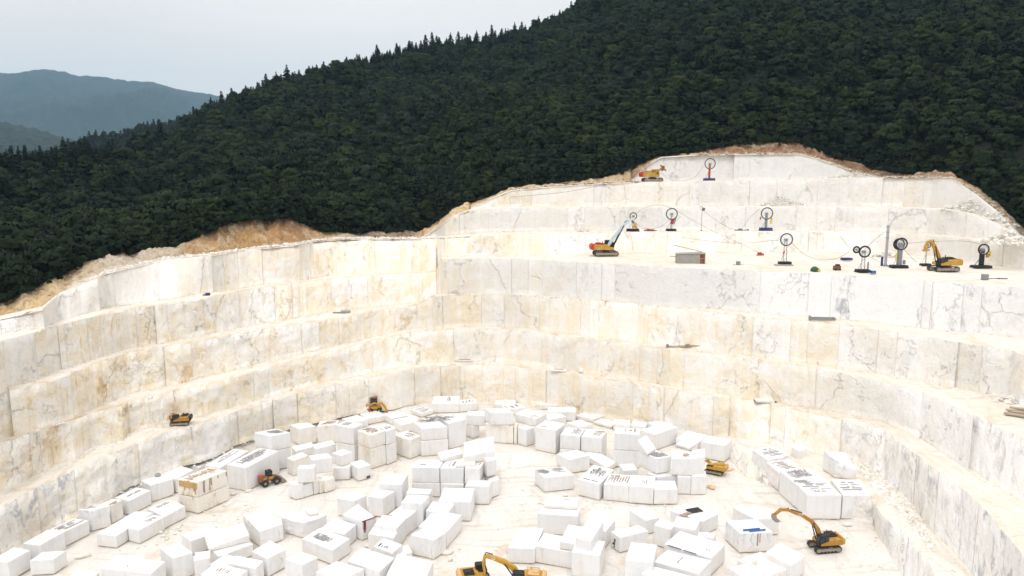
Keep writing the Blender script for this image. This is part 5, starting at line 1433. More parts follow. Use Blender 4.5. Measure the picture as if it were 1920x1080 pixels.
    if lettering:
        txt, x, z, ang, size = lettering
        cu = bpy.data.curves.new("boom_lettering", 'FONT'); cu.body = txt; cu.size = size; cu.extrude = .01; cu.align_x = 'CENTER'; cu.align_y = 'CENTER'; cu.space_character = 1.05
        tmp = bpy.data.objects.new("boom_lettering", cu); COL.objects.link(tmp)
        dg = bpy.context.evaluated_depsgraph_get(); dg.update()
        me_ = bpy.data.meshes.new_from_object(tmp.evaluated_get(dg))
        bpy.data.objects.remove(tmp)
        me_.materials.clear(); me_.materials.append(M_LET)
        o = bpy.data.objects.new("boom_lettering", me_); COL.objects.link(o)
        o.parent = e
        o.matrix_local = Matrix.Rotation(swing, 4, 'Z') @ Matrix.Translation((x, yb + bw / 2 + .012, z)) @ Matrix.Rotation(math.pi, 4, 'Z') @ Matrix.Rotation(ang, 4, 'Y') @ Matrix.Rotation(math.pi / 2, 4, 'X')
    return e
YARD = H - 16.5
def gz(px, py, z): 
    p = on_z(px, py, z); return (float(p[0]), float(p[1]), z + .05)
def gr(px, wl, frac, zoff=.05):
    """a spot on the level top of a step, frac of the way back from its crest"""
    a = px_az(px)
    r0, z0 = float(np.interp(a, AZ, wl['rl'])), float(np.interp(a, AZ, wl['zl']))
    return (r0 + frac) * math.sin(a), (r0 + frac) * math.cos(a), z0 + zoff
D2 = math.radians
# the ochre long-boom excavator at the lower right
excavator("excavator", gz(1545, 1030, 0), D2(188), "ochre excavator with a long arched boom raised to the left, lower right floor", s=.83, body=M_ORA, rear=M_YEL,
          boom=[(.6, 1.6), (1.2, 3.3), (2.3, 4.7), (4.0, 5.8), (6.3, 6.75)], arm=[(6.2, 6.8), (7.5, 7.0), (8.6, 6.1)], bw=.58, lettering=("ECCAE", 4.5, 5.95, D2(-22), .62))
# two excavators at the bottom edge
excavator("excavator", gz(984, 1105, 0), D2(172), "yellow excavator at the bottom edge reaching its boom left over the other one", s=.9, body=M_YEL, hood=M_TAN, rear=M_TAN,
          boom=[(.55, 1.7), (1.4, 2.7), (2.7, 3.5), (4.2, 4.0), (5.3, 4.15)], arm=[(5.2, 4.2), (5.45, 3.2), (5.2, 1.2)], bw=.5, lettering=("CE", 4.1, 3.92, D2(-14), .4))
excavator("excavator", gz(893, 1096, 0), D2(14), "dusty yellow excavator body at the bottom edge under the other one's arm", s=.82, body=M_YEL, rear=M_TAN, hood=M_BLK, boom=None)
# small machines
E_Z = float(np.interp(px_az(338), AZ, W4['zf']))
p = on_z(338, 797, E_Z)
excavator("excavator", (float(p[0]), float(p[1]), E_Z + .12), D2(193), "small black-cabbed excavator with an orange front on the left bench", s=.66, body=M_ORA, cab=M_BLK, rear=M_BLK, boom_m=M_ORA,
          boom=[(.6, 1.7), (1.3, 2.5), (2.2, 2.2)], arm=[(2.2, 2.3), (2.3, 1.7), (2.05, 1.2)], bucket='grab', bw=.9, hood=M_BLK)
excavator("excavator", gz(1340, 887, 0), D2(150), "small yellow tracked excavator beside rust-stained ground behind the crusted blocks", s=.72, body=M_YEL, cab=M_YEL, hood=M_YEL,
          boom=[(.6, 1.7), (1.4, 2.3), (2.4, 2.4)], arm=[(2.4, 2.4), (3.3, 2.3), (3.9, 1.9)], bucket='grab', bw=.4, L=4.0, cabz=.82)
# backhoe with arched arms against the left face
def arch_backhoe():
    e = empty("backhoe", gz(703, 773, float(np.interp(px_az(703), AZ, W5['zf'])) - .3), D2(8))
    tag(e, "yellow backhoe with two arched arms and a black cab against the face foot", "backhoe")
    for x in (-.9, .9):
        w_ = G().cyl((x, -.85, .5), (x, -.55, .5), .5, 18).cyl((x, .55, .5), (x, .85, .5), .5, 18).build("wheel", M_BLK, e)
        G().cyl((x, -.87, .5), (x, .87, .5), .22, 12).build("rim", M_TRKF, w_)
    G().box((0, 0, 1.0), (2.3, 1.0, .6), 0, 0, .08).build("body", M_YEL, e)
    c_ = G().box((-.15, 0, 2.35), (1.35, 1.1, 1.3), 0, 0, .06).build("cab", M_BLK, e)
    G().box((-.15, -.56, 2.45), (1.0, .03, .7), 0, 0, 0).build("window", M_GLS, c_)
    G().box((-.15, 0, 3.07), (1.5, 1.25, .12), 0, 0, .03).build("roof", M_BRN, e)
    G().beam([(-.9, 1.8), (-1.4, 1.9), (-2.0, 1.2), (-2.25, .35)], [.35, .45, .4, .3], .5, -.55).build("loader_arm", M_YEL, e)
    G().beam([(.6, 1.85), (1.4, 2.0), (2.0, 1.3), (2.4, .4)], [.35, .45, .4, .3], .5, -.55).build("boom", M_YEL, e)
    G().beam([(-.9, 1.85), (0, 2.1), (.7, 1.85)], [.25, .3, .25], .4, -.55).build("frame", M_YEL, e)
    G().box((-1.25, -.6, .65), (.75, .7, .7), 0, .2, .12).build("hose_reel", M_REDP, e)
    G().prism([(2.1, .5), (2.75, .45), (2.6, 0), (2.1, .05)], .8, -.5, .04).build("bucket", M_ORA, e)
arch_backhoe()
def wheel_loader():
    e = empty("wheel_loader", gz(506, 908, 0), D2(38))
    tag(e, "small dark wheeled loader with orange and red parts beside the crusted block", "loader")
    for x in (-.95, .85):
        for y in (-.75, .75):
            w_ = G().ring((x, y, .55), .38, .2, n=20, w=1.1).build("wheel", M_BLK, e)
            G().cyl((x, y - .12, .55), (x, y + .12, .55), .26, 14).build("rim", M_TRKF, w_)
    G().prism([(-1.7, .7), (.4, .7), (.4, 1.15), (-.5, 1.5), (-1.6, 1.45)], 1.0, 0, .06).build("body", M_BRN, e)
    G().box((.1, -.52, 1.2), (.7, .1, .4), 0, 0, .02).box((-.9, -.52, 1.15), (.5, .1, .35), 0, 0, .02).build("side_panel", M_YEL, e)
    c_ = G().box((-.1, 0, 1.75), (.9, .95, 1.1), 0, 0, .06).build("cab", M_BLK, e)
    G().box((-.1, -.49, 1.9), (.65, .03, .55), 0, 0, 0).build("window", M_GLS, c_)
    G().box((-1.35, 0, 1.62), (.6, .8, .3), 0, 0, .05).build("tank", M_REDP, e)
    G().beam([(.1, 1.2), (1.0, 1.15), (1.75, .55)], [.22, .25, .2], .7).build("loader_arm", M_BRN, e)
    G().prism([(1.6, .15), (2.4, .05), (2.45, .15), (1.95, .75), (1.65, .8)], 1.7, 0, .03).build("bucket", M_BUCK, e)
wheel_loader()
# excavators up on the yard and above
excavator("excavator", gz(1135, 480, YARD), D2(4), "yellow excavator with a long pale blue boom and red rear on the yard", s=1.28, body=M_YEL, rear=M_REDP, hood=M_REDP, boom_m=M_LBLUE,
          boom=[(.4, 1.7), (1.3, 3.2), (3.3, 5.6), (4.4, 6.5)], arm=[(4.2, 6.4), (4.9, 6.75), (5.35, 5.9)], bw=.42, bucket='grab')
excavator("excavator", gz(1768, 509, YARD), D2(184), "yellow excavator with a bent boom and yellow bucket at the right of the yard", s=1.08, body=M_YEL, rear=M_YEL,
          boom=[(.6, 1.7), (1.2, 3.0), (2.0, 4.6), (2.55, 5.3)], arm=[(2.45, 5.4), (3.2, 5.2), (3.5, 4.5)], bw=.5, bucket='grab', cabz=.85)
excavator("excavator", gr(1221, W8, 4.0), D2(2), "yellow drill excavator with a red rear box on the topmost bench", s=1.25, body=M_YEL, rear=M_REDP, cab=M_ORA,
          boom=[(.6, 1.7), (1.1, 2.4), (1.7, 2.7)], arm=[(1.6, 2.7), (2.0, 3.1), (2.3, 3.0)], bucket='drill', bw=.35, hood=M_YEL)

# wire-saw wheels on stands
def wire_wheel(loc, wheel_c, dia, label, col=M_LGREY, basem=M_BLK, extra=None, yaw=0.0, thick=.11, double=None, legs=2, base_d=(2.4, 1.4, .55), slab=False, rimm=M_BLK, colw=.34):
    e = empty("wire_saw_wheel", loc, yaw)
    tag(e, label, "wire saw", "wire-saw wheels on stands")
    hz_ = wheel_c - loc[2]
    R0 = dia / 2
    if slab: G().box((-.4, -.6, .12), (3.4, 1.6, .3), 0, 0, .05).build("slab", M_CONC, e)
    g = G().box((0, 0, .30 + (.2 if slab else 0)), base_d, 0, 0, .06)
    g.build("base", basem, e)
    G().box((0, -base_d[1] * .42, .14), (base_d[0] * 1.08, .16, .2), 0, 0, .03).box((0, base_d[1] * .42, .14), (base_d[0] * 1.08, .16, .2), 0, 0, .03).build("skid", M_BLK, e)
    g = G()
    if legs == 1: g.box((0, 0, hz_ / 2 + .2), (colw, colw, hz_ - .4), 0, 0, .03)
    else:
        for x in (-.22, .22): g.cyl((x * 1.6, 0, .5), (x, 0, hz_ - .15), .10, 8)
        for k in range(4): g.cyl((-.3, 0, .8 + (hz_ - 1.4) * k / 4), (.3, 0, .8 + (hz_ - 1.4) * (k + .9) / 4), .04, 6)
    g.cyl((-base_d[0] * .4, 0, .5), (0, 0, hz_ * .62), .05, 6)
    g.build("mast", col, e)
    def wheel(c, Rr, th):
        w_ = G().ring(c, Rr, th, n=32).build("wheel", rimm, e)
        G().ring(c, Rr * .9, th * .6, n=28).build("inner_rim", M_LGREY, w_)
        g = G()
        for k in range(10):
            a = math.pi * 2 * k / 10
            g.cyl((c[0] + .1 * math.cos(a), c[1], c[2] + .1 * math.sin(a)), (c[0] + Rr * math.cos(a), c[1], c[2] + Rr * math.sin(a)), .035, 6)
        g.build("spoke", M_LGREY, w_)
        G().cyl((c[0], c[1] - .18, c[2]), (c[0], c[1] + .3, c[2]), .18, 14).build("hub", M_GREY, w_)
    wheel((0, -.35, hz_), R0 - thick, thick)
    if double: wheel((double[0], -.1, hz_ + double[1]), double[2] / 2 - thick, thick)
    G().box((.1, .25, hz_ - .1), (.7, .5, .55), 0, 0, .06).build("motor", M_GREY, e)
    if extra:
        for (x, z, w2, h2, m2, nm, tl) in extra: G().box((x, -.15, z), (w2, .35, h2), 0, tl, .06).build(nm, m2, e)
    return e
def zc(px, py, loc):
    return float(on_r(px, py, math.hypot(loc[0], loc[1]))[2])
l = gr(1327, W8, 5.0); wire_wheel(l, zc(1327, 307, l), 3.1, "wire-saw wheel on a red column and navy base on the topmost bench", col=M_REDP, basem=M_BLUE, legs=1, colw=.5, base_d=(3.0, 1.6, 1.0))
l = gr(1259, W1, 4.0); wire_wheel(l, zc(1256, 401, l), 3.0, "wire-saw wheel with a red and teal motor box above the yard", col=M_LGREY, extra=[(.2, 2.4, .7, 1.3, M_REDP, "motor_box", .2), (.75, 2.6, .5, 1.7, M_GREY, "control_box", .25)], legs=1)
l = gr(1187, W1, 3.5); wire_wheel(l, zc(1186, 405, l), 1.9, "small wire-saw wheel with a hose loop just behind the blue boom's tip", col=M_LGREY, extra=[(.2, 2.3, 1.3, .5, M_BRN, "guard", .5)], legs=1, colw=.22, base_d=(3.0, 1.4, .8))
l = gr(1437, W1, 4.0); wire_wheel(l, zc(1432, 400, l), 3.1, "wire-saw wheel with a yellow side panel on a navy base", col=M_GREY, basem=M_BLUE, extra=[(1.25, 2.6, .45, 1.6, M_YPAN, "side_panel", .12), (-1.5, 3.2, .3, .7, M_REDP, "guard", .2)], legs=1, colw=.55, base_d=(3.0, 1.5, 1.0))
l = gz(1471, 498, YARD); wire_wheel(l, zc(1473, 449, l), 2.65, "wire-saw wheel on a slim two-legged mast standing on a concrete slab", col=M_LGREY, slab=True, extra=[(-.35, 2.6, .25, .6, M_REDP, "guard", .3)])
l = gz(1617, 511, YARD); wire_wheel(l, zc(1606, 471, l), 2.3, "pair of wire-saw wheels, a small one beside a larger, left of the tall pole", col=M_LGREY, double=(-1.45, .35, 1.4), thick=.16, extra=[(.9, 1.2, .2, 1.6, M_GREY, "ladder", 0)])
l = gz(1685, 503, YARD); wire_wheel(l, zc(1686, 457, l), 2.5, "thick double-rimmed wire-saw wheel right of the tall pole with yellow strip", col=M_GREY, double=(-.35, -.05, 2.35), thick=.17, legs=1, colw=.75, extra=[(-.75, 2.3, .25, 1.3, M_YPAN, "side_panel", 0), (.9, 1.2, .5, .8, M_GREY, "control_box", 0)], base_d=(3.0, 1.6, .6))
l = gz(1735, 499, YARD); wire_wheel(l, zc(1735, 459, l), 1.3, "little wire-saw wheel on a thin pale mast behind the right excavator's boom", legs=1, colw=.2, col=M_LGREY, base_d=(1.9, 1.1, .4))
l = gz(1839, 503, YARD); wire_wheel(l, zc(1836, 467, l), 2.3, "wire-saw wheel with a yellow panel on a black tracked base, rightmost", col=M_BLK, legs=1, colw=.7, thick=.16, extra=[(1.5, 2.9, .25, 1.2, M_YPAN, "side_panel", 0), (1.0, 2.5, .5, .8, M_ORA, "motor_box", 0)], base_d=(3.4, 1.7, .5))
# poles
def pole(loc, ztop, w_, label, head):
    e = empty("steel_pole", loc, 0); tag(e, label, "pole")
    h_ = ztop - loc[2]
    G().box((0, 0, h_ / 2), (w_, w_, h_), 0, 0, .02).build("shaft", M_LGREY, e)
    G().box((0, 0, .1), (w_ * 3.2, w_ * 3.2, .2), 0, 0, .03).build("foot_plate", M_GREY, e)
    if head == 'p':
        G().ring((-.25, -.1, h_ - .15), .38, .07, n=18).ring((.45, -.1, h_ - .35), .28, .06, n=18).build("pulley", M_GREY, e)
        G().box((.4, .1, h_ - .5), (.5, .4, .7), 0, 0, .05).build("motor", M_BRN, e)
    else:
        for k in range(3): G().box((0, 0, h_ * (.96 - .13 * k)), (w_ * 1.12, w_ * 1.12, .14), 0, 0, .02).build("band", M_GREY, e)
        G().box((-.75, 0, .95), (.35, .4, 1.9), 0, 0, .04).build("control_box", M_BLUE, e)
l = gr(1316, W1, 4.2); pole(l, zc(1316, 389, l), .16, "thin pale pole with pulleys at its top on the step above the yard", 'p')
l = gz(1660, 499, YARD); pole(l, zc(1661, 422, l), .42, "tall grey square pole with a dark box at its foot on the yard", 'b')

# cables
def cable(pts, label, rad=.032, name="cable"):
    """pts: (px, py, range) through the air, smoothed"""
    P = [Vector(on_r(a, b_, r_)) for a, b_, r_ in pts]
    # smooth the path (Catmull-Rom) and sweep a tube along it
    Q = [P[0] * 2 - P[1]] + P + [P[-1] * 2 - P[-2]]
    path = []
    for i in range(1, len(Q) - 2):
        for k in range(8):
            t = k / 8; a_, b1, c_, d_ = Q[i - 1], Q[i], Q[i + 1], Q[i + 2]
            path.append(.5 * (2 * b1 + (c_ - a_) * t + (2 * a_ - 5 * b1 + 4 * c_ - d_) * t * t + (3 * b1 - a_ - 3 * c_ + d_) * t ** 3))
    path.append(P[-1])
    g = G()
    rings = []
    for i, v in enumerate(path):
        d = (path[min(i + 1, len(path) - 1)] - path[max(i - 1, 0)]).normalized(); u = d.orthogonal().normalized(); w_ = d.cross(u)
        if i and rings: pass
        u = (Vector((0, 0, 1)) - d * d.z).normalized(); w_ = d.cross(u)
        rings.append([g.bm.verts.new(v + (u * math.cos(j * math.pi * 2 / 5) + w_ * math.sin(j * math.pi * 2 / 5)) * rad) for j in range(5)])
    for i in range(len(rings) - 1):
        for j in range(5): g.bm.faces.new((rings[i][j], rings[i][(j + 1) % 5], rings[i + 1][(j + 1) % 5], rings[i + 1][j]))
    o = g.build(name, M_CABLE)
    tag(o, label, "cable", "saw cables")
RW = lambda px: float(np.interp(px_az(px), AZ, W1['rl'])) + 3.6
RY = lambda px, py: float(np.hypot(*on_z(px, py, YARD)[:2]))
rT = math.hypot(*gr(1260, W8, 4.5)[:2])
cable([(1238, 322, rT), (1248, 331, rT), (1260, 338, rT), (1285, 338, rT), (1305, 330, rT), (1318, 312, rT)], "sagging cable between the topmost drill excavator and the red-columned wheel")
cable([(1190, 402, RW(1190)), (1208, 390, RW(1208)), (1232, 384, RW(1232)), (1252, 388, RW(1252)), (1270, 396, RW(1270)), (1330, 430, RW(1330) - 5), (1400, 462, RY(1425, 478)), (1427, 476, RY(1427, 478))], "long cable arching from the blue boom tip down to the yard")
cable([(1192, 418, RW(1192)), (1205, 428, RW(1205)), (1222, 429, RW(1222)), (1240, 424, RW(1240)), (1255, 412, RW(1255))], "slack cable hanging between the boom-tip wheel and the teal-boxed wheel")
cable([(1320, 396, RW(1320)), (1345, 415, RW(1345)), (1370, 428, RW(1370)), (1390, 430, RW(1390)), (1400, 415, RW(1400)), (1412, 402, RW(1412)), (1424, 392, RW(1424))], "cable from the pulley pole dipping up to the yellow-panelled wheel")
cable([(1280, 445, RY(1300, 480)), (1330, 452, RY(1330, 480)), (1390, 456, RY(1400, 485)), (1460, 450, RY(1471, 498))], "thin cable drawn along the face to the slim-masted wheel")
cable([(1484, 455, RY(1471, 498)), (1510, 478, RY(1510, 500)), (1540, 487, RY(1540, 500)), (1570, 484, RY(1570, 503)), (1592, 472, RY(1600, 506))], "sagging cable between the slim-masted wheel and the wheel pair")
cable([(1622, 466, RY(1617, 508)), (1640, 450, RY(1640, 504)), (1658, 435, RY(1660, 499))], "taut cable from the wheel pair up to the tall grey pole")
cable([(1625, 478, RY(1617, 508)), (1642, 488, RY(1640, 504)), (1657, 494, RY(1655, 501))], "short cable from the wheel pair down to the foot of the pole")
cable([(1694, 466, RY(1690, 503)), (1706, 480, RY(1706, 503)), (1718, 491, RY(1718, 503))], "short cable running down to the ground right of the double-rimmed wheel")
cable([(1696, 457, RY(1690, 503)), (1730, 454, RY(1735, 499)), (1775, 452, RY(1790, 499)), (1815, 453, RY(1830, 502)), (1848, 462, RY(1845, 503)), (1856, 480, RY(1850, 503))], "long cable looping over the right excavator to the rightmost wheel")
cable([(940, 371, 192), (1000, 366, 193), (1060, 360, 194), (1120, 349, 196), (1150, 343, 197)], "thin dark cable lying slanting across the second face from the top", .04)
cable([(1565, 432, RW(1565)), (1578, 446, RW(1578) - 8), (1590, 462, RY(1600, 506))], "thin cable dropping from the upper step to the wheel pair", .04)

# hut on the yard
def hut():
    e = empty("hut", gz(1293, 494, YARD), D2(-4)); tag(e, "low concrete-block hut with tin roof and red end on the yard", "hut")
    G().box((-.5, 0, 1.0), (4.6, 2.6, 2.0), 0, 0, .03).build("wall", M_CONC, e)
    g = G()
    for k in range(4): g.box((-2.2 + k * 1.15, -1.33, 1.0), (.06, .05, 1.9), 0, 0, 0)
    g.build("pilaster", M_TIN, e)
    G().box((2.35, 0, 1.05), (1.1, 2.4, 2.0), 0, 0, .03).build("red_panel", M_DRED, e)
    g = G()
    for x in (1.8, 2.9): g.cyl((x, -1.25, 0), (x, -1.25, 2.5), .08, 6).cyl((x, 1.2, 0), (x, 1.2, 2.4), .08, 6)
    g.cyl((1.8, -1.28, 1.1), (2.9, -1.28, 1.1), .06, 6)
    g.build("post", M_WOOD, e)
    G().prism([(-3.0, 2.03), (2.9, 2.03), (2.7, 2.35), (-2.7, 2.12)], 2.9, 0, .02).build("roof", M_TIN, e)
    G().cyl((-3.6, -1.2, 3.9), (2.2, -1.0, 2.55), .08, 6).cyl((-4.2, -.8, 1.5), (-2.8, -.8, 1.45), .09, 6).build("roof_beam", M_WOOD, e)
hut()
# small gear on the yard and the steps
def gear(name, loc, label, cat, parts, yaw=0.0):
    e = empty(name, loc, yaw); tag(e, label, cat)
    for nm, m_, shapes in parts:
        g = G()
        for sh in shapes:
            if sh[0] == 'b': g.box(*sh[1:])
            else: g.cyl(*sh[1:])
        g.build(nm, m_, e)
gear("steel_skid", gz(1587, 489, YARD), "long navy steel skid lying on the yard behind the wheel pair", "skid", [("beam", M_BLUE, [('b', (0, -.4, .35), (2.2, .3, .5)), ('b', (0, .4, .35), (2.2, .3, .5))]), ("cross_bar", M_GREY, [('b', (-.8, 0, .3), (.2, .8, .2)), ('b', (.8, 0, .3), (.2, .8, .2))])])
gear("tarp_heap", gz(1527, 509, YARD), "heap of gear under a dark green tarp at the yard edge", "tarp", [("tarp", M_GRN, [('b', (0, 0, .45), (1.7, 1.2, .9), .2, 0, .3, .6), ('b', (.6, .1, .3), (1.0, .9, .6), -.3, 0, .2, .7)]), ("strap", M_YPAN, [('b', (.75, -.35, .2), (.5, .3, .35))])])
gear("compressor", gz(1569, 507, YARD), "brown rusty compressor standing at the yard edge", "compressor", [("housing", M_BRN, [('b', (0, 0, .5), (1.2, .9, .7))]), ("lid", M_BLK, [('b', (.1, 0, 1.0), (.7, .6, .3))]), ("wheel", M_BLK, [('c', (-.4, -.5, .2), (-.4, .5, .2), .2), ('c', (.4, -.5, .2), (.4, .5, .2), .2)])])
gear("pump", gz(1637, 514, YARD), "small bright blue pump at the yard edge", "pump", [("housing", M_BBLUE, [('b', (0, 0, .35), (.8, .5, .5)), ('c', (-.4, 0, .4), (.45, 0, .4), .22)]), ("stand", M_GREY, [('b', (0, 0, .08), (1.0, .6, .12))])])
gear("junction_box", gz(1846, 526, YARD), "grey cabinet standing at the right end of the yard edge", "cabinet", [("housing", M_GREY, [('b', (0, 0, .55), (1.0, .6, 1.0))]), ("foot_plate", M_BLK, [('b', (0, 0, .06), (1.2, .8, .1))])])
gear("crate", gz(1384, 498, YARD), "small slate-blue box on dark planks between hut and slim-masted wheel", "box", [("housing", M_GREY, [('b', (0, 0, .5), (.75, .6, .7))]), ("plank", M_BLK, [('b', (0, 0, .07), (2.2, .5, .12))])])
gear("pump", gz(1424, 479, YARD), "small red pump set at the foot of the face behind the yard", "pump", [("housing", M_REDP, [('b', (0, 0, .4), (.9, .5, .6)), ('b', (.7, 0, .25), (.5, .4, .4))]), ("skid", M_BRN, [('b', (.1, 0, .07), (1.8, .6, .12))])])
gear("beam_pile", gz(1770, 493, YARD), "red steel bars lying behind the right excavator", "steel bars", [("bar", M_REDP, [('b', (1.6, .6, .2), (2.2, .2, .25)), ('b', (1.2, .2, .15), (2.0, .2, .2), .1)])])
gear("plank", gz(1870, 524, YARD), "dark plank lying at the right end of the yard", "plank", [("board", M_BLK, [('b', (0, 0, .1), (3.4, .35, .12))]), ("batten", M_WOOD, [('b', (.4, 0, .2), (.2, .6, .08))])])
gear("beam_pile", gr(1220, W1, 4.2), "rusty bars and clamps lying between the two wheels above the yard", "steel bars", [("bar", M_BRN, [('b', (0, 0, .15), (3.2, .3, .25)), ('b', (.3, .3, .3), (1.4, .4, .3))]), ("clamp", M_REDP, [('b', (-.6, -.1, .4), (.6, .4, .4))])])
gear("beam_pile", gr(1392, W1, 4.2), "dark bars and a trolley on the step left of the yellow-panelled wheel", "steel bars", [("bar", M_BRN, [('b', (0, 0, .15), (3.6, .3, .22))]), ("trolley", M_GREY, [('b', (-.4, 0, .4), (1.0, .6, .4)), ('b', (1.5, 0, .3), (.5, .5, .3))])])
gear("marble_pillar", gr(1092, W1, 4.4), "rough upright marble pillar on the step above the blue-boomed excavator", "stone", [("stone", M_B['c'], [('b', (0, 0, 1.0), (.9, .8, 2.0), .3, 0, .15, .75), ('b', (-.9, 0, .5), (.8, .8, 1.0), .5, 0, .15, .8), ('b', (1.4, 0, .35), (.8, .7, .7), .1, 0, .1)])])
def stepgear(px, py, wl, key='zf'):
    z = float(np.interp(px_az(px), AZ, wl[key])); return gz(px, py, z)
gear("rack", stepgear(1541, 602, W2), "dark steel frame rack lying on the bench under the white face", "rack", [("rail", M_GREY, [('b', (0, -.5, .35), (4.0, .14, .35)), ('b', (0, .5, .35), (4.4, .14, .5))]), ("cross_bar", M_GREY, [('b', (-2.1, 0, .5), (.2, 1.1, .8)), ('b', (0, 0, .3), (.2, 1.1, .3)), ('b', (2.1, 0, .4), (.2, 1.1, .5))])], D2(-6))
gear("beam_pile", stepgear(1283, 653, W3), "long pile of rusty beams on the middle right bench", "steel bars", [("bar", M_WOOD, [('b', (-1.0, 0, .25), (4.6, .3, .25)), ('b', (1.0, .35, .3), (4.4, .3, .3), .05), ('b', (2.2, -.2, .55), (2.2, .3, .25), -.05)]), ("clamp", M_TRKF, [('b', (-3.2, 0, .35), (.5, .6, .6)), ('b', (3.4, .2, .4), (.5, .7, .6)), ('b', (.6, 0, .6), (.8, .6, .4))])], D2(-8))
gear("grate", stepgear(865, 612, W3), "flat slab with a grey grate below the rusty crack", "grate", [("slab", M_B['w'], [('b', (0, 0, .15), (3.4, 1.5, .25))]), ("grate", M_GREY, [('b', (.1, -.1, .31), (1.9, .9, .08))])])
gear("slab_pair", stepgear(858, 677, W4), "two white slabs side by side, one ribbed grey, on the lowest bench", "slabs", [("slab", M_B['w'], [('b', (-1.7, 0, .18), (2.6, 1.6, .3)), ('b', (1.6, 0, .18), (3.4, 1.7, .3))]), ("grate", M_GREY, [('b', (1.6, -.1, .37), (2.6, .8, .08))])])
gear("slab", stepgear(1048, 696, W4), "white slab with a dark groove on the lowest bench left of the boulder", "slab", [("stone", M_B['w'], [('b', (0, 0, .18), (3.4, 1.6, .3), -.15)]), ("groove", M_BRN, [('b', (0, .1, .36), (2.0, .15, .06), -.15)])])
gear("boulder", stepgear(1091, 699, W4), "round white boulder on the lowest bench", "boulder", [("stone", M_B['w'], [('b', (0, 0, .5), (1.4, 1.2, 1.0), .4, 0, .3, .8)])])
gear("slab", stepgear(1433, 753.5, W4), "flat bright white slab in a rusty patch on the lowest bench right", "slab", [("stone", M_B['w'], [('b', (0, 0, .2), (3.2, 1.7, .35), -.12)]), ("rust", M_BRN, [('b', (.2, 0, .03), (3.9, 1.8, .05), -.12)])])
gear("crate", stepgear(390, 555, W1), "small navy box on the second left bench under the top face", "box", [("housing", M_BLUE, [('b', (0, 0, .3), (.7, .6, .5))]), ("lid", M_GREY, [('b', (-.6, -.2, .2), (.5, .5, .3))])])
gear("slab", stepgear(648, 587, W2), "grey slab block lying on the left bench with a rusty foot", "slab", [("stone", M_CONC, [('b', (0, 0, .3), (2.0, 1.0, .45))]), ("rust", M_BRN, [('b', (-1.6, 0, .06), (2.4, .6, .1))])])
gear("wood_pile", stepgear(1910, 780, W3), "stack of weathered planks and logs at the right edge bench", "wood pile", [("plank", M_WOOD, [('b', (0, 0, .2), (3.4, .5, .2), .2), ('b', (.2, .4, .45), (3.2, .45, .2), -.1), ('b', (-.1, .1, .7), (3.0, .4, .2), .3), ('b', (.3, .3, .95), (2.8, .5, .2), 0)]), ("log", M_WOOD, [('c', (-1.5, -.6, .25), (1.4, -.9, .25), .22), ('c', (-1.3, -.2, .5), (1.5, -.4, .55), .2)])], D2(-30))
gear("scrap_pile", stepgear(1900, 905, W4), "tangle of thin dark rods on the bench at the right edge", "scrap", [("rod", M_BLK, [('c', (-1.2, 0, .1), (1.0, .4, .9), .05), ('c', (-1.0, .5, .1), (1.2, -.3, .6), .05), ('c', (-.5, -.5, .1), (.9, .7, .3), .05)]), ("stone", M_CONC, [('b', (.4, 0, .15), (1.0, .8, .3), .4, 0, .08)])])

# things lying on or fixed to blocks
def pt_top(key, px, py, dz_=.02):
    z = BZ[key][0]; p = on_z(px, py, z); return (float(p[0]), float(p[1]), z + dz_)
e = empty("pipe_bundle", pt_top('pipe', 1411, 996), D2(6)); tag(e, "two bright blue pipes lying on a large white block", "pipes")
G().cyl((-1.2, .15, .12), (1.1, .35, .12), .11, 8).build("pipe", M_BBLUE, e); G().cyl((-.5, -.15, .12), (1.7, .0, .12), .11, 8).build("pipe", M_BBLUE, e)
e = empty("black_sheet", pt_top('sheet', 1296, 961), D2(20)); tag(e, "black rubber sheet and pale scrap on a white block", "sheet")
G().box((.7, .3, .06), (2.0, 1.3, .10), 0, 0, .02).build("sheet", M_BLK, e); G().box((-.9, -.3, .1), (1.3, .5, .16), .2, 0, .03).box((-1.6, -.6, .08), (.9, .7, .14), -.2, 0, .03).build("scrap", M_CRUSTB, e)
e = empty("wire_heap", pt_top('deb', 818, 787), 0.2); tag(e, "tangle of dark wire and rebar scrap on the back stack", "scrap heap")
g = G(); r_ = random.Random(3)
for k in range(26):
    a = r_.uniform(0, 3.14); L_ = r_.uniform(.6, 1.6); c_ = Vector((r_.uniform(-2.2, 2.2), r_.uniform(-.7, .7), .1 + r_.uniform(0, .25)))
    d_ = Vector((math.cos(a), math.sin(a), r_.uniform(-.12, .12))) * L_
    g.cyl(c_ - d_, c_ + d_, r_.uniform(.03, .07), 5)
g.build("wire", M_CRUST, e)
e = empty("stone_chunk", pt_top('stoneblk', 296, 893), 0.4); tag(e, "small grey stone resting on a block in the left row", "stone")
G().box((0, 0, .25), (.9, .7, .5), 0, 0, .14, .7).build("stone", M_CONC, e)
e = empty("paint_streak", (0, 0, 0)); bpy.data.objects.remove(e)

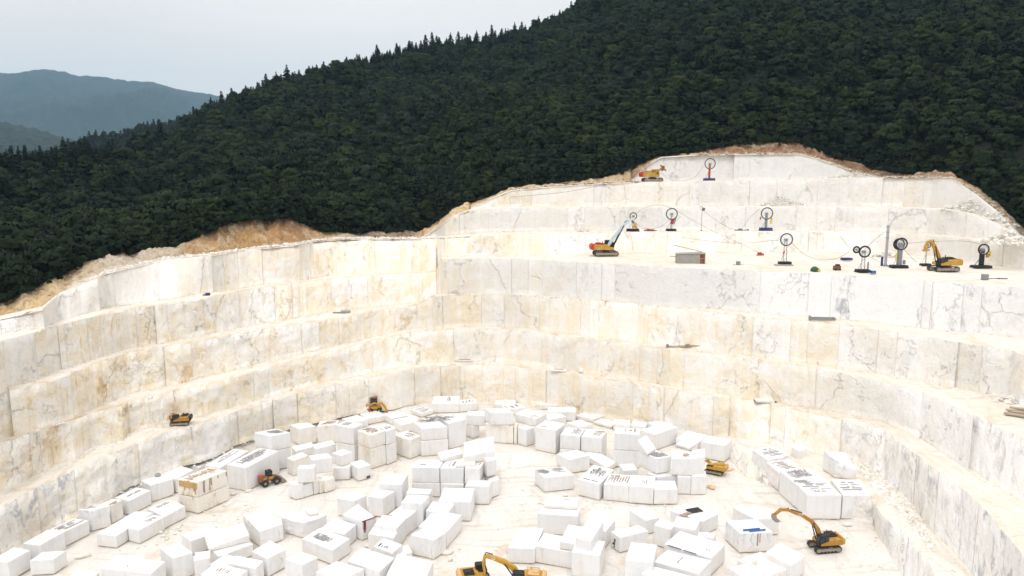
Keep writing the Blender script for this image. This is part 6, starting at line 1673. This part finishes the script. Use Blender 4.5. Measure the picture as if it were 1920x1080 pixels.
# flat offcuts lying on the floor
for (px, py, w_, d_, ang, m_, lb) in ((840, 1038, 1.9, 1.1, .3, 'p', "pinkish offcut slab at the foot of the chipped pair"), (691, 1024, 1.5, 1.0, .1, 'c', "rounded cream offcut beside the grey-rectangle block"), (438, 927, 1.3, .8, .2, 'c', "pale offcut slab right of the rust-dripped stack"), (466, 922, 1.3, .7, .5, 'c', "cream offcut below the corner of the crusted block"), (300, 1000, .9, .5, .2, 'w', "small white offcut below the rough-ended beam"), (264, 1011, 1.0, .6, .4, 'w', "small white offcut under the front of the paired beams"), (845, 1051, .9, .5, .6, 'p', "tiny pinkish offcut nearest the bottom excavators"), (1060, 930, 1.0, .6, .1, 'w', "white offcut lying before the two-panelled block"), (1590, 985, 1.6, .8, .3, 'w', "white offcut between the ochre excavator and the split pair"), (155, 1045, 2.2, .5, .5, 'c', "long low ridge of rubble stone on the lane, lower left")):
    p = on_z(px, py, 0)
    r_ = random.Random(px); n = 7
    a = [(w_ * .5 * math.cos(2 * math.pi * i / n) * r_.uniform(.7, 1.1), d_ * .5 * math.sin(2 * math.pi * i / n) * r_.uniform(.7, 1.1)) for i in range(n)]
    bm = bmesh.new(); lo = [bm.verts.new((x, y, 0)) for x, y in a]; hi = [bm.verts.new((x * .92, y * .92, .28)) for x, y in a]
    bm.faces.new(hi); bm.faces.new(lo[::-1])
    for i in range(n): bm.faces.new((lo[i], lo[(i + 1) % n], hi[(i + 1) % n], hi[i]))
    bmesh.ops.bevel(bm, geom=list(bm.edges), offset=.04, segments=1, affect='EDGES')
    me = bpy.data.meshes.new("stone_offcut"); bm.to_mesh(me); bm.free()
    o = link("stone_offcut", me, M_B[m_]); o.location = (float(p[0]), float(p[1]), .03); o.rotation_euler = (0, 0, ang)
    tag(o, lb, "stone", "offcuts lying on the floor")

# ------------------------------------------------------------------ broken rock lying on the steps and the floor
def rubble(name, P, S, mt, label, seed=0, flat=.7):
    r = np.random.default_rng(seed)
    phi = (1 + 5 ** .5) / 2
    ico = np.array([(-1, phi, 0), (1, phi, 0), (-1, -phi, 0), (1, -phi, 0), (0, -1, phi), (0, 1, phi), (0, -1, -phi), (0, 1, -phi), (phi, 0, -1), (phi, 0, 1), (-phi, 0, -1), (-phi, 0, 1)], float)
    ico /= np.linalg.norm(ico[0])
    fc = np.array([(0, 11, 5), (0, 5, 1), (0, 1, 7), (0, 7, 10), (0, 10, 11), (1, 5, 9), (5, 11, 4), (11, 10, 2), (10, 7, 6), (7, 1, 8), (3, 9, 4), (3, 4, 2), (3, 2, 6), (3, 6, 8), (3, 8, 9), (4, 9, 5), (2, 4, 11), (6, 2, 10), (8, 6, 7), (9, 8, 1)])
    n = len(P)
    V = np.repeat(ico[None], n, 0) * r.uniform(.6, 1.25, (n, 12, 1)) * r.uniform(.6, 1.4, (n, 1, 3)) * np.array([1, 1, flat])
    th = r.uniform(0, 6.28, n); c_, s_ = np.cos(th)[:, None], np.sin(th)[:, None]
    X = V[:, :, 0] * c_ - V[:, :, 1] * s_; Y = V[:, :, 0] * s_ + V[:, :, 1] * c_
    V = np.stack([X, Y, V[:, :, 2]], 2) * S[:, None, None] + P[:, None, :]
    Fc = (fc[None] + (np.arange(n) * 12)[:, None, None]).reshape(-1, 3)
    o = link(name, np_mesh(name, V.reshape(-1, 3), Fc), mt)
    tag(o, label, "rubble", kind="stuff")
    return o
b = NB("white_rubble")
pp = b.pos()
M_RUB = b.done(b.mix(b.rng(b.noise(pp, 1.4, 5, .6), .4, .65), (0.80, 0.785, 0.755), (0.66, 0.61, 0.52)), .85)
b = NB("brown_rubble")
pp = b.pos()
M_RUBB = b.done(b.mix(b.rng(b.noise(pp, 1.1, 5, .6), .4, .62), (0.72, 0.62, 0.48), (0.34, 0.22, 0.12)), .9)
rr = np.random.default_rng(99)
def along(wl, px0, px1, n, spread, where='foot', up=0.0):
    """points scattered along the foot (or crest) of a face"""
    px = rr.uniform(px0, px1, n)
    a = np.interp(px, PXS, AZ)
    if where == 'foot': r = np.interp(a, AZ, wl['rf']) - .4 - np.abs(rr.normal(0, spread, n)); z = np.interp(a, AZ, wl['zf'])
    else: r = np.interp(a, AZ, wl['rl']) + .3 + np.abs(rr.normal(0, spread, n)); z = np.interp(a, AZ, wl['zl']) + up
    return np.stack([r * np.sin(a), r * np.cos(a), z + .05], 1)
def patch(poly, n, z):
    """points inside a traced patch lying at height z"""
    P = np.array([on_z(q[0], q[1], z)[:2] for q in poly])
    lo, hi = P.min(0), P.max(0)
    out_ = []
    while len(out_) < n:
        q = rr.uniform(lo, hi); ins = False; j = len(P) - 1
        for i in range(len(P)):
            if (P[i, 1] > q[1]) != (P[j, 1] > q[1]) and q[0] < (P[j, 0] - P[i, 0]) * (q[1] - P[i, 1]) / (P[j, 1] - P[i, 1]) + P[i, 0]: ins = not ins
            j = i
        if ins: out_.append((q[0], q[1], z))
    return np.array(out_)
small = lambda n, a=.07, b_=.28: rr.uniform(0, 1, n) ** 2.2 * (b_ - a) + a
P = np.concatenate([along(W1, 0, 560, 260, .8), along(W2, 0, 800, 330, .8), along(W3, 0, 760, 260, .8), along(W4, 0, 700, 220, .8), along(W5, 0, 700, 260, 1.2)])
rubble("rubble", P, small(len(P)), M_RUB, "small pale stone chips along the feet of the left-hand steps", 1)
P = np.concatenate([along(W1, 830, 1900, 240, .9), along(W2, 820, 1920, 300, .7), along(W3, 800, 1920, 260, .7), along(W4, 800, 1920, 260, .8), along(W5, 800, 1920, 300, 1.2), along(W7, 820, 1900, 300, .5), along(W8, 920, 1900, 260, .5), along(W9, 1190, 1640, 120, .6)])
rubble("rubble", P, small(len(P), .06, .26), M_RUB, "small white stone chips along the feet of the right-hand steps", 2)
P = patch([(1590, 870), (1640, 875), (1690, 925), (1740, 1000), (1755, 1040), (1700, 985), (1660, 945), (1625, 900)], 1100, H - 43.8)
rubble("rubble", P + np.array([0, 0, .05]), small(len(P), .08, .42), M_RUB, "bank of broken white gravel on the low right ledge below the face", 3)
P = np.concatenate([along(W1, 150, 480, 700, 1.6, 'lip', .1), along(W1, 480, 660, 500, 2.2, 'lip', .15), along(W1, 660, 880, 330, 2.0, 'lip', .1)])
rubble("rubble", P, small(len(P), .1, .5), M_RUB, "strip of pale rubble along the left rim behind the top step", 4)
P = np.concatenate([along(W8, 960, 1200, 420, 2.0, 'lip', .25), along(W9, 1300, 1640, 380, 2.0, 'lip', .2), along(W8, 1640, 1800, 200, 1.5, 'lip', .2), along(W8, 1800, 1900, 200, 1.5, 'lip', .4)])
rubble("rubble", P, small(len(P), .12, .5), M_RUBB, "brown and cream rubble along the topmost rim under the trees", 5)
def heap(px, py, r_or_z, rad, hgt, n, mode='z'):
    c0 = on_z(px, py, r_or_z) if mode == 'z' else on_r(px, py, r_or_z)
    th = rr.uniform(0, 6.28, n); u = np.sqrt(rr.uniform(0, 1, n))
    return np.stack([c0[0] + rad * u * np.cos(th), c0[1] + rad * .5 * u * np.sin(th), c0[2] + hgt * (1 - u) * rr.uniform(.5, 1, n)], 1)
def aw(px, wl, off): 
    a = px_az(px); return float(np.interp(a, AZ, wl['rf'])) - off
P = np.concatenate([heap(1600, 336, aw(1600, W9, 1.5), 10, 2.2, 420, 'r'), heap(1640, 338, aw(1640, W9, 1), 6, 1.2, 160, 'r')])
rubble("rubble", P, small(len(P), .12, .5), M_RUB, "white scree slope at the right end of the topmost face", 6)
P = heap(1466, 387, aw(1466, W8, 1.2), 7, 3.6, 380, 'r')
rubble("rubble", P, small(len(P), .12, .45), M_RUB, "cone of white scree against the second face from the top", 7)
P = np.concatenate([heap(1890, 452, 175, 5, 2.6, 200, 'r'), heap(1905, 458, 168, 4, 2.0, 120, 'r')])
rubble("rubble", P, small(len(P), .2, .6), M_RUB, "white rock pile on the yard at the right edge below the forest", 8)
P = heap(1662, 482, H - 16.5, 4, 1.5, 160)
rubble("rubble", P, small(len(P), .15, .5), M_RUB, "small white rock pile behind the tall grey pole", 9)
P = np.concatenate([heap(1820, 395, aw(1820, W8, 2), 7, 4, 260, 'r'), heap(1860, 425, aw(1860, W8, 2), 6, 4, 260, 'r')])
rubble("rubble", P, small(len(P), .15, .55), M_RUB, "steep pale scree ending the upper steps on the right", 10)
P = np.concatenate([heap(1898, 752, H - 31.5, 2.6, .9, 70)])
rubble("rubble", P, small(len(P), .2, .55), M_RUB, "pile of white rocks behind the wood pile at the right edge", 11)
P = np.concatenate([patch([(400, 870), (560, 960), (420, 1000), (360, 960)], 45, 0), patch([(860, 850), (1000, 860), (990, 1040), (860, 1020), (940, 950)], 70, 0), patch([(1400, 880), (1640, 990), (1660, 1070), (1540, 1060), (1480, 980)], 160, 0), patch([(0, 1060), (180, 960), (330, 900), (160, 1000)], 110, 0), patch([(200, 1040), (330, 985), (420, 940), (300, 1020)], 60, 0), patch([(840, 1035), (870, 1020), (850, 1060)], 16, 0), patch([(700, 860), (760, 850), (745, 905)], 20, 0), patch([(1000, 935), (1260, 945), (1250, 960), (1000, 950)], 30, 0)])
rubble("rubble", P + np.array([0, 0, .03]), small(len(P), .05, .3), M_RUB, "loose stone chips scattered over the dusty quarry floor", 12, .5)

# rust stains soaked into the floor
b = NB("rust_stain"); M_RUST = b.done(b.mix(b.rng(b.noise(b.pos(), 1.2, 5, .6), .4, .65), (0.62, 0.40, 0.17), (0.74, 0.60, 0.40)), .95)
def stain(px, py, w, d, seed):
    c0 = on_z(px, py, 0); n = 22; r_ = random.Random(seed)
    bm = bmesh.new()
    vs = [bm.verts.new((c0[0] + w * math.cos(t) * q, c0[1] + d * math.sin(t) * q, .10)) for t, q in [(2 * math.pi * i / n, r_.uniform(.6, 1.1)) for i in range(n)]]
    bm.faces.new(vs)
    me = bpy.data.meshes.new("rust_stain"); bm.to_mesh(me); bm.free()
    tag(link("rust_stain", me, M_RUST), kind="structure")
stain(1334, 914, .8, .9, 1); stain(1366, 880, .9, .8, 2)

# ------------------------------------------------------------------ haze
bm = bmesh.new()
bmesh.ops.create_cube(bm, size=1)
me = bpy.data.meshes.new("haze"); bm.to_mesh(me); bm.free()
b_ = bpy.data.materials.new("haze"); b_.use_nodes = True
t_ = b_.node_tree; t_.nodes.clear()
o_ = t_.nodes.new("ShaderNodeOutputMaterial"); v_ = t_.nodes.new("ShaderNodeVolumePrincipled")
v_.inputs["Color"].default_value = (0.44, 0.74, 1.0, 1)
v_.inputs["Density"].default_value = 0.000105
v_.inputs["Anisotropy"].default_value = 0.0
t_.links.new(v_.outputs[0], o_.inputs["Volume"])
hz = link("haze", me, b_)
hz.scale = (15400, 15400, 1260); hz.location = (0, 0, 1260 / 2 - 31.5)
tag(hz, "thin bluish haze over the valley and hills", "haze", kind="stuff")
